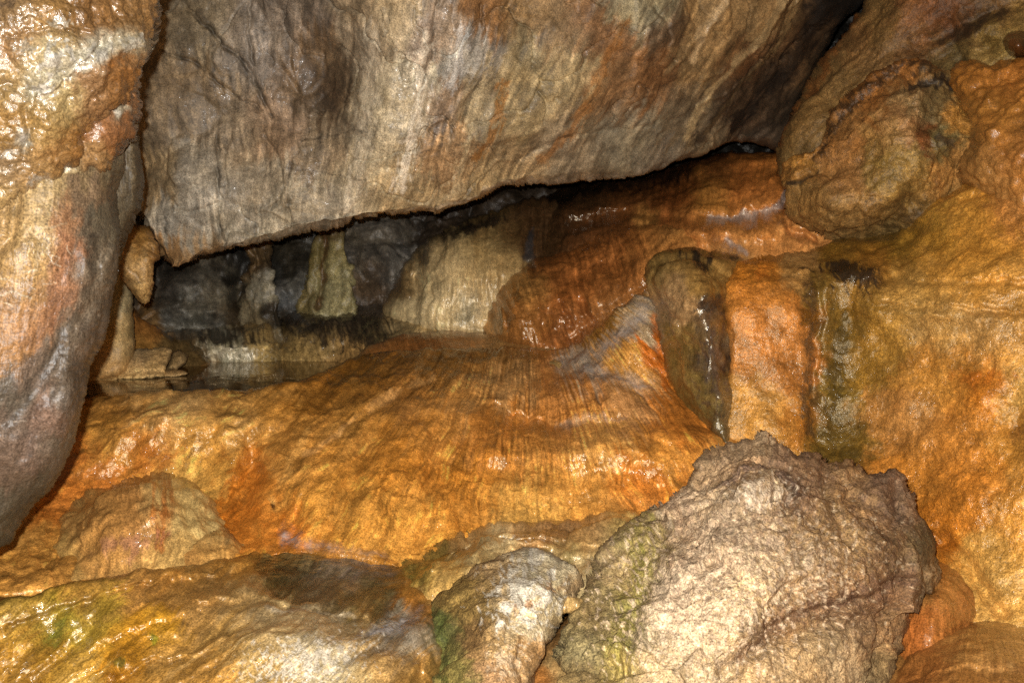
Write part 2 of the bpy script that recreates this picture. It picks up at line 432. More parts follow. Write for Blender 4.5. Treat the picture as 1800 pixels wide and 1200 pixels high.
    if smear:
        e = 4.0
        ph2, rh2 = (x, y) if flow is None else flow(x, y + e)
        # direction of flow in the picture, numerically
        if flow is None: fx, fy = np.zeros(nv), np.ones(nv)
        else:
            a0, _ = flow(x + e, y); a1, _ = flow(x, y + e)
            gx_ = a0 - ph_; gy_ = a1 - ph_; n_ = np.hypot(gx_, gy_) + 1e-6
            fx, fy = -gy_/n_, gx_/n_
        off = smear*(fbm2(ph/12, rh/190, 3, seed + 41, 0.6))
        cx = cx + off*fx; cyy = cyy + off*fy
    num = np.zeros((nv, 3)); den = np.full(nv, 1e-3); num += den[:, None]*lin(base)
    for c in cols:
        w_ = np.exp(-((cx - c[0])**2 + (cyy - c[1])**2)/(2*(c[2]*0.6)**2))
        num += w_[:, None]*lin(c[3]); den += w_
    C = num/den[:, None]
    mt = fbm3(pf/0.10, 4, seed + 51, 0.6); C = C*np.exp(mottle*1.3*mt)[:, None]
    hue = fbm3(pf/0.22, 3, seed + 55, 0.6)*mottle
    C = C*np.stack([1 + 0.15*hue, 1 - 0.03*hue, 1 - 0.45*hue], 1)
    if tone[0]:
        st = fbm2(ph/tone[1]*3, rh/(tone[1]*5), 4, seed + 61, 0.65)
        gt = 0.25 + 1.1*smooth(fbm2(x/70, y/70, 2, seed + 66)*1.6 + .45)
        C = C*np.exp(tone[0]*2.2*st*gt)[:, None]
    lum = (C*np.array([.3, .55, .15])).sum(1)[:, None]; C = np.clip(lum + sat*(C - lum), 0.002, 2)*np.array([1.0, 0.99, 0.86])
    W = np.full(nv, wet)
    for z in stains_shade:                                                 # ragged colour marks: mineral staining, water film, dark bands, a pit's painted shade
        kind, g, soft, hexc, op = z[:5]; nz = z[5] if len(z) > 5 else 0.5; sc = z[6] if len(z) > 6 else 18
        if kind == 'b':
            bx, by, rx, ry, rot = g; c, s_ = math.cos(math.radians(rot)), math.sin(math.radians(rot))
            r = np.hypot(((x - bx)*c + (y - by)*s_)/rx, (-(x - bx)*s_ + (y - by)*c)/ry)
            v = 1 - r
        else:
            d, _ = seg_dist(x + 4*n2(x/25, y/25, seed + 3), y + 4*n2(x/25, y/25, seed + 4), g[0]); v = 1 - d/g[1]
        if nz: v = v + nz*fbm2(ph/sc, rh/(sc*(2.2 if flow is not None else 1)), 4, seed + 91, 0.65)
        a = op*smooth(v/soft)
        C = C*(1 - a[:, None]) + lin(hexc)*a[:, None]
    for (bx, by, rx, ry, rot, amt) in wets:
        c, s_ = math.cos(math.radians(rot)), math.sin(math.radians(rot))
        u = ((x - bx)*c + (y - by)*s_)/rx; v = (-(x - bx)*s_ + (y - by)*c)/ry
        W += amt*np.exp(-(u*u + v*v))
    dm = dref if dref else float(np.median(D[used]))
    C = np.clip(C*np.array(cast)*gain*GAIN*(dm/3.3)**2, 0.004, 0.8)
    if fade: W = np.clip(s/fade, 0, 1)
    CC = np.concatenate([C, np.clip(W, 0, 1)[:, None]], 1)
    V = P
    if back or skirt:
        e = np.concatenate([q[:, [0, 1]], q[:, [1, 2]], q[:, [2, 3]], q[:, [3, 0]]])
        key = np.sort(e, 1); code = key[:, 0]*(nv + 1) + key[:, 1]
        _, inv, cnt = np.unique(code, return_inverse=True, return_counts=True)
        be = e[cnt[inv] == 1]; bv = np.unique(be)
    if back:                                                         # close the stone behind with a rounded back
        bnd = np.zeros(nv, bool); bnd[bv] = True
        tt = np.clip(s/(R*2.2), 0, 1)
        dd = back*np.sqrt(np.clip(1 - (1 - tt)**2, 0, 1))
        rays = P - eye; rays /= np.linalg.norm(rays, axis=1)[:, None]
        front_d = np.linalg.norm(P - eye, axis=1)
        B = P + rays*(dd + 2*roll*(1 - prof[used]))[:, None] + 0.02*Nv*0
        m2 = np.arange(nv); newi = np.where(bnd, m2, -1); nb = (~bnd).sum()
        newi[~bnd] = nv + np.arange(nb)
        V = np.vstack([P, B[~bnd]]); CC = np.vstack([CC, CC[~bnd]])
        q = np.vstack([q, newi[q][:, ::-1]])
    elif skirt:                                                      # carry the rock on behind its visible rim
        rb = P[bv] - eye; rb /= np.linalg.norm(rb, axis=1)[:, None]
        dv_ = rb*skirt[1] + np.array([skirt[0], 0, skirt[2]])
        rings = 6; prev = bv; Vs = [P]; Cs = [CC]; Q = [q]; n0 = nv
        look = -np.ones(nv, np.int64); look[bv] = np.arange(len(bv))
        cur = bv.copy()
        for k in range(1, rings + 1):
            f_ = k/rings
            pts = P[bv] + dv_*f_ + 0.04*f_*np.stack([n3((P[bv] + dv_*f_)/0.2, seed + 2 + j) for j in range(3)], 1)
            Vs.append(pts); Cs.append(CC[bv]); ni = n0 + np.arange(len(bv)); n0 += len(bv)
            a = look[be[:, 0]]; b = look[be[:, 1]]
            Q.append(np.stack([cur[b], cur[a], ni[a], ni[b]], 1)); cur = ni
        V = np.vstack(Vs); CC = np.vstack(Cs); q = np.vstack(Q)
    FL = np.stack([ph*0.01, rh*0.01, np.full(nv, seed*3.7)], 1)
    if len(V) > nv:
        FL = np.vstack([FL, np.zeros((len(V) - nv, 3))])
        if skirt: FL[nv:] = np.tile(FL[bv], (6, 1)) + np.repeat(np.linspace(.1, 1, 6), len(bv))[:, None]*np.array([0, 1, 0])
        else: FL[nv:] = FL[:nv][~bnd]
    return mesh_object(name, V, q, CC, mat, parent, None, FL)

def fan(fx, fy, r=600.0):
    def f(x, y):
        a = np.arctan2(x - fx, y - fy); return a*r, np.hypot(x - fx, y - fy)
    return f

def lean(k):
    def f(x, y): return x - k*y, y + k*x
    return f

def slab_flow(x, y):
    x0 = x.copy()
    for _ in range(6):
        x0 = x + np.clip((x0 - 450)/1300, -0.1, 0.8)*y
    return x0, y

# ------------------------------------------------------------------ the cave around: shell, ground
def shell():
    nu, nw = 220, 120
    u = np.linspace(0, 2*math.pi, nu, endpoint=False); w = np.linspace(0.02, math.pi - 0.02, nw)
    U, Wd = np.meshgrid(u, w)
    D = np.stack([np.sin(Wd)*np.cos(U), np.sin(Wd)*np.sin(U), np.cos(Wd)], 2).reshape(-1, 3)
    P = D*np.array([4.6, 6.2, 3.4]) + np.array([0, 2.4, 1.3])
    P = P + D*(0.5*fbm3(P/1.6, 5, 300) - 0.2)[:, None]
    i = np.arange(nu*nw).reshape(nw, nu); j = np.roll(i, -1, 1)
    q = np.stack([i[:-1].ravel(), i[1:].ravel(), j[1:].ravel(), j[:-1].ravel()], 1)
    C = np.tile(np.append(lin('#8a6f50')*0.8, 0.4), (len(P), 1))
    C[:, :3] *= np.exp(0.3*fbm3(P/0.5, 4, 310))[:, None]
    o = mesh_object('cave_wall', P, q, C, M['dark']); tag(o, kind='structure')
shell()

def ground():
    n = 160
    X, Y = np.meshgrid(np.linspace(-4, 4, n), np.linspace(-3, 7, n))
    P = np.stack([X, Y, np.zeros_like(X)], 2).reshape(-1, 3)
    P[:, 2] = -0.12 + 0.08*fbm3(P/0.8, 4, 320)
    i = np.arange(n*n).reshape(n, n)
    q = np.stack([i[:-1, :-1].ravel(), i[:-1, 1:].ravel(), i[1:, 1:].ravel(), i[1:, :-1].ravel()], 1)
    C = np.tile(np.append(lin('#9a6a35')*0.8, 0.5), (len(P), 1))
    tag(mesh_object('ground', P, q, C, M['flow']), kind='structure')
ground()

POOL_Z = CZ - 0.672
BASIN_Z = CZ - 1.064

# ------------------------------------------------------------------ the recess behind everything
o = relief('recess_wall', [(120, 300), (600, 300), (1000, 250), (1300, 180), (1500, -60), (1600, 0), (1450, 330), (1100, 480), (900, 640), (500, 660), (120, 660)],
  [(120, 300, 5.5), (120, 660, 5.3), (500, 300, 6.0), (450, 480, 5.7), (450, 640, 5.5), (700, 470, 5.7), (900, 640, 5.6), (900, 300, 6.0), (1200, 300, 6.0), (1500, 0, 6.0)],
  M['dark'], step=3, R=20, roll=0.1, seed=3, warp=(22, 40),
  bumps=[(330, 500, 40, 35, 0, .12), (390, 500, 18, 40, 10, .12), (310, 450, 40, 20, 0, -.15), (420, 520, 16, 30, 0, -.15), (500, 500, 40, 40, 0, .2), (650, 460, 45, 50, 0, .22), (660, 430, 20, 18, 0, -.1), (355, 545, 60, 18, 0, .15), (460, 470, 12, 60, 0, -.12)],
  disp=[('fbm', .22, .07, 5), ('facet', .3, .1), ('ridge', .12, .03, 4), ('crack', .25, .06, .03), ('cell', .05, .008)],
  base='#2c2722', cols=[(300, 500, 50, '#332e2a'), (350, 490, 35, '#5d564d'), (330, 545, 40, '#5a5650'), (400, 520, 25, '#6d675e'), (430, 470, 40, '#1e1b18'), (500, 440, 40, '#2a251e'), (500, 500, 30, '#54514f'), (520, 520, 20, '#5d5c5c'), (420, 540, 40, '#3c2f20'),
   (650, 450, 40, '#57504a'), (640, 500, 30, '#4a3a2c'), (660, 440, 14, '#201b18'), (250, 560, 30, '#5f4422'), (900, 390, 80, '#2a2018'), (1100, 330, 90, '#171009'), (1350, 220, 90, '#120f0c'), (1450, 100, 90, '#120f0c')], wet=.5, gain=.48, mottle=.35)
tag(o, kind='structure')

# small standing column with a pale foot, between dark hollows
o = relief('dripstone_column', [(425, 395), (480, 395), (478, 440), (480, 475), (490, 520), (494, 552), (500, 600), (412, 600), (418, 552), (424, 500), (432, 450)],
  [(425, 395, 5.6), (480, 395, 5.6), (455, 470, 5.5), (455, 550, 5.45), (425, 550, 5.5)], M['dark'], R=16, roll=.12, seed=5, back=.15, edge=(3, 14),
  disp=[('fbm', .14, .05, 4), ('facet', .1, .03), ('flow', 10, 80, .012)], flow=lean(0), lines=[([(448, 400), (452, 470)], 5, .06)],
  base='#7a6a50', cols=[(440, 440, 30, '#6b5233'), (465, 470, 20, '#4a3a28'), (465, 510, 22, '#8d8474'), (435, 530, 16, '#8a7a60'), (480, 540, 16, '#3a322a')], wet=.6, gain=.36, mottle=.3)
tag(o, 'slim brown dripstone column with a grey foot in the dark recess', 'column')

# pale cone
o = relief('stalagmite_cone', [(560, 395), (606, 395), (612, 440), (622, 480), (632, 545), (640, 595), (505, 595), (514, 545), (528, 500), (545, 450)],
  [(562, 395, 5.6), (606, 395, 5.6), (585, 470, 5.52), (590, 545, 5.45), (540, 545, 5.5)], M['dark'], R=12, roll=.10, seed=6, back=.25, edge=(4, 18),
  lines=[([(572, 400), (562, 540)], 7, .06)], disp=[('facet', .15, .05), ('fbm', .16, .03, 4), ('flow', 14, 90, .012)], flow=lean(-.05),
  base='#9a8a66', cols=[(590, 470, 34, '#9c8c5c'), (600, 510, 30, '#a0946c'), (556, 460, 16, '#7a6a3c'), (540, 520, 16, '#7d6d44'), (585, 420, 20, '#5d4a2c')],
  stains_shade=[('l', ([(574, 415), (566, 470), (560, 540)], 8), .8, '#54381c', .85)], wet=.7, gain=.36, mottle=.25)
tag(o, 'pale cone shaped stalagmite standing against the dark back wall', 'stalagmite')

# beige drapery
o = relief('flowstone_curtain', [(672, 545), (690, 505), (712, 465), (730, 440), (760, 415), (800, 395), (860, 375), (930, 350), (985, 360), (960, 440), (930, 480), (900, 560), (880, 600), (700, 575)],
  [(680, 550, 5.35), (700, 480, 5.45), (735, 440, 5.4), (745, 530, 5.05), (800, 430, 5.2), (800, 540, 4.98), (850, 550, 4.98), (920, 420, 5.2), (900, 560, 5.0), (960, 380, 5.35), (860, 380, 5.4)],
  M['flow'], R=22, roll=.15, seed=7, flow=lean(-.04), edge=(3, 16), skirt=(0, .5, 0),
  bumps=[(790, 470, 45, 70, 0, .05), (735, 470, 10, 70, 8, -.10), (705, 500, 14, 45, 15, .04), (865, 460, 40, 60, 0, .03), (845, 430, 10, 40, 0, -.05)],
  disp=[('fbm', .2, .02, 3), ('flow', 9, 90, .022, 3), ('flow', 28, 200, .03, 2), ('cell', .03, .004)],
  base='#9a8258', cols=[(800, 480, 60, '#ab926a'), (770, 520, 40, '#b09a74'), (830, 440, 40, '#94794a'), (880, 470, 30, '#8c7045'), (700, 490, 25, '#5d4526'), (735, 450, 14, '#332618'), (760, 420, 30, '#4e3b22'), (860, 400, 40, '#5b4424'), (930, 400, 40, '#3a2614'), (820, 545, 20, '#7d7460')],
  stains_shade=[('b', (850, 395, 70, 16, -18), .7, '#1b1511', .9), ('b', (800, 405, 60, 14, -25), .7, '#1d1712', .8), ('b', (930, 430, 12, 35, 10), .6, '#2b2a2a', .8), ('b', (700, 440, 24, 22, 0), .6, '#181310', .9)],  # near-black patches along the curtain's top, below the slab
  wet=.55, wets=[(790, 495, 40, 20, 0, .3)], gain=.72, tone=(.10, 22))
tag(o, 'tall beige fluted flowstone curtain in the recess under the overhang', 'flowstone')

# black rimmed dam above the pool
o = relief('rimstone_dam', [(284, 600), (300, 578), (345, 571), (400, 572), (440, 560), (490, 546), (545, 537), (610, 532), (690, 533), (740, 540), (790, 553), (860, 566), (950, 582), (1060, 595), (1060, 680), (700, 690), (500, 690), (284, 690)],
  [(290, 600, 5.2), (330, 575, 5.4), (330, 636, 5.08), (420, 575, 5.4), (440, 630, 5.14), (480, 555, 5.5), (520, 630, 5.2), (600, 535, 5.5), (600, 600, 5.16), (600, 625, 5.12), (700, 537, 5.4), (700, 600, 5.0), (760, 560, 5.1), (850, 575, 5.0), (1000, 600, 4.8), (1000, 680, 4.4), (700, 690, 4.75), (500, 690, 5.08), (300, 690, 4.98)],
  M['flow'], R=26, roll=.26, seed=8, flow=lean(.12), edge=(2, 20), skirt=(0, .4, -.05),
  bumps=[(400, 600, 70, 22, 0, .14), (490, 590, 10, 40, 0, -.14), (330, 632, 60, 8, 0, -.10), (560, 575, 60, 30, 0, .06), (690, 590, 10, 25, 0, -.04)],
  lines=[([(300, 574), (420, 572)], 5, .02)],
  disp=[('fbm', .15, .035, 4), ('facet', .2, .03), ('flow', 9, 60, .012, 3), ('cell', .035, .006)],
  base='#6a5535', cols=[(320, 590, 30, '#3f3931'), (400, 612, 30, '#77705f'), (460, 600, 22, '#8d7446'), (450, 575, 30, '#5e4a2c'), (560, 560, 40, '#2d2721'), (630, 560, 40, '#2a241d'), (640, 600, 30, '#4d3f27'), (560, 605, 40, '#6d5833'), (600, 620, 40, '#7a5a30'), (730, 560, 35, '#6d5a3c'), (790, 565, 40, '#75603f'), (860, 575, 40, '#6d4e28'), (340, 630, 30, '#5a4222'), (300, 610, 20, '#6a4820'), (950, 590, 40, '#6b4118')],
  stains_shade=[('b', (390, 592, 60, 20, 0), .6, '#1d1813', .85, .9, 12), ('b', (600, 558, 90, 26, 0), .6, '#1a1510', .85, 1.0, 12), ('b', (545, 580, 60, 30, 0), .7, '#1a1510', .7, 1.1, 9), ('b', (620, 585, 60, 26, 0), .7, '#1e1812', .7, 1.1, 9), ('b', (650, 600, 24, 24, 0), .6, '#1c1712', .75, .9, 10), ('b', (520, 560, 50, 18, -10), .7, '#1b1612', .7, .8), ('b', (395, 622, 55, 14, 0), .5, '#a0957e', .6, 1.2, 6)],
  wet=.7, gain=1.0, tone=(.16, 20), mottle=.3)
tag(o, 'low rounded rimstone dam stained black along its top behind the pool', 'rimstone')

# thin orange step above the water
o = relief('flowstone_step', [(640, 616), (668, 600), (700, 588), (760, 582), (850, 582), (930, 587), (1000, 596), (1070, 600), (1070, 660), (640, 660)],
  [(640, 620, 4.75), (700, 590, 4.85), (760, 618, 4.62), (850, 585, 4.85), (850, 620, 4.6), (1000, 598, 4.7), (1000, 630, 4.45), (700, 660, 4.5), (1070, 660, 4.35)],
  M['flow'], R=14, roll=.10, seed=9, flow=lean(.4), edge=(1.5, 30), skirt=(0, .4, -.05),
  lines=[([(835, 612), (870, 603), (930, 598)], 6, .03, 's')],
  disp=[('fbm', .15, .012, 4), ('flow', 10, 80, .008, 3)],
  base='#96602a', cols=[(700, 600, 40, '#8e5a26'), (800, 605, 50, '#95622c'), (900, 610, 40, '#8f6836'), (980, 605, 30, '#9f8250'), (760, 585, 60, '#6a3f18')], wet=.7, gain=.72)
tag(o, 'low orange flowstone step at the far edge of the cascade', 'flowstone')

# upper orange shelf under the overhang
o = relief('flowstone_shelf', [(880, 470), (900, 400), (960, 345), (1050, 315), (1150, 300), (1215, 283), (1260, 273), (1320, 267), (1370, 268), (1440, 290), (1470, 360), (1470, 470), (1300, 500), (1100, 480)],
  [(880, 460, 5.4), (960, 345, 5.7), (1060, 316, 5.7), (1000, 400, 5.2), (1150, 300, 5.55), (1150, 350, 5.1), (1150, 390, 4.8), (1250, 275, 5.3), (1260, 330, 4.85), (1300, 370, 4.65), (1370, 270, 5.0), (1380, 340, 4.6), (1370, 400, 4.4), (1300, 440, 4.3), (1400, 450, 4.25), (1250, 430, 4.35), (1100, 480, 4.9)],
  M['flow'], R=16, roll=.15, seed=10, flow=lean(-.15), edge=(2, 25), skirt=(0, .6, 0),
  lines=[([(1000, 395), (1100, 375), (1200, 382), (1260, 388), (1330, 378), (1380, 368)], 9, .06), ([(1095, 372), (1140, 374), (1170, 388)], 18, .05, 's'), ([(1375, 300), (1388, 335), (1378, 380), (1390, 405), (1430, 425)], 7, .08)],
  bumps=[(1250, 330, 50, 40, 0, .08), (1330, 320, 40, 40, 0, .08), (1215, 405, 40, 20, 15, .12), (1330, 405, 40, 18, -5, .10), (1280, 425, 25, 14, 0, -.10), (1120, 385, 22, 8, 0, .06), (1060, 350, 40, 20, -20, .08), (990, 370, 40, 20, -30, .08)],
  disp=[('fbm', .25, .03, 4), ('flow', 10, 80, .014, 3), ('flow', 35, 90, .03, 2), ('fbm', .05, .006, 3)],
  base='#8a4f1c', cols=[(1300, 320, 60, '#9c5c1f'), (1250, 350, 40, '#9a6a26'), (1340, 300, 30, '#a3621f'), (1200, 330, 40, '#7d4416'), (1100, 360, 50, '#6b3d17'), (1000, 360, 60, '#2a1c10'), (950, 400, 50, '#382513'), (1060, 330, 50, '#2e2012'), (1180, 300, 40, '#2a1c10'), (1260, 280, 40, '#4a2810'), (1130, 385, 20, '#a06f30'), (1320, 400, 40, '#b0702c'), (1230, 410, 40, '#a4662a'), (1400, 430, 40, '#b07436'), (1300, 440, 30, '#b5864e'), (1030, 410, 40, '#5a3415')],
  stains_shade=[('l', ([(920, 360), (1000, 340), (1080, 325), (1200, 300)], 22), .8, '#120d09', .85, .7, 16), ('l', ([(1250, 388), (1330, 378), (1372, 365), (1390, 330)], 9), .7, '#857a72', .8, .5, 14), ('l', ([(1275, 420), (1310, 437)], 8), .7, '#8f8680', .7, .5)],  # one near-black band runs just below the slab's edge
  wet=.75, wets=[(1200, 410, 40, 20, 0, .3)], gain=.72, tone=(.1, 30))
tag(o, 'upper orange brown flowstone shelf just under the sloping overhang', 'flowstone')

# brown mound
o = relief('flowstone_mound', [(832, 600), (845, 560), (860, 520), (890, 486), (930, 455), (975, 440), (1020, 425), (1070, 400), (1130, 388), (1200, 395), (1240, 420), (1230, 500), (1200, 560), (1120, 640), (1000, 640), (900, 620)],
  [(832, 590, 5.0), (860, 520, 5.0), (900, 570, 4.72), (930, 460, 5.05), (950, 520, 4.75), (1000, 580, 4.62), (1020, 430, 5.0), (1050, 500, 4.66), (1130, 395, 4.8), (1150, 470, 4.5), (1080, 570, 4.5), (1200, 430, 4.4), (1200, 520, 4.3), (1100, 640, 4.35), (950, 640, 4.55)],
  M['flow'], R=30, roll=.28, seed=11, flow=lean(.25), edge=(2.5, 25), skirt=(0, .4, 0),
  bumps=[(1000, 545, 14, 30, -30, .04), (1040, 545, 10, 35, -25, .05), (905, 540, 30, 50, 15, .08), (960, 560, 12, 35, 10, -.06), (1130, 470, 40, 40, -30, .06), (1060, 470, 60, 12, -20, -.05)],
  lines=[([(1005, 595), (1060, 555), (1120, 525), (1145, 505)], 12, .05), ([(870, 525), (890, 545), (895, 575)], 6, .05), ([(985, 530), (1000, 560), (1005, 575)], 5, .05), ([(1020, 525), (1035, 555), (1040, 572)], 5, .05)],
  disp=[('fbm', .2, .02, 4), ('flow', 12, 50, .02, 3), ('fbm', .045, .008, 3), ('scallop', 22, .012)],
  base='#85501f', cols=[(900, 540, 40, '#86541f'), (870, 560, 20, '#8a6434'), (980, 480, 50, '#7d4819'), (1050, 440, 50, '#824c1c'), (1100, 500, 50, '#84501f'), (1010, 560, 30, '#7d4a1e'), (1160, 440, 40, '#9a6228'), (1190, 480, 30, '#a26a30'), (930, 500, 30, '#9a6c30'), (940, 460, 30, '#5a3412'), (1090, 560, 40, '#8c5a28'), (1180, 405, 30, '#ab7434')],
  wet=.75, wets=[(930, 520, 40, 40, 0, .2)], gain=.74, tone=(.14, 24), mottle=.22)
tag(o, 'rounded rusty brown flowstone mound beside the beige curtain', 'flowstone')

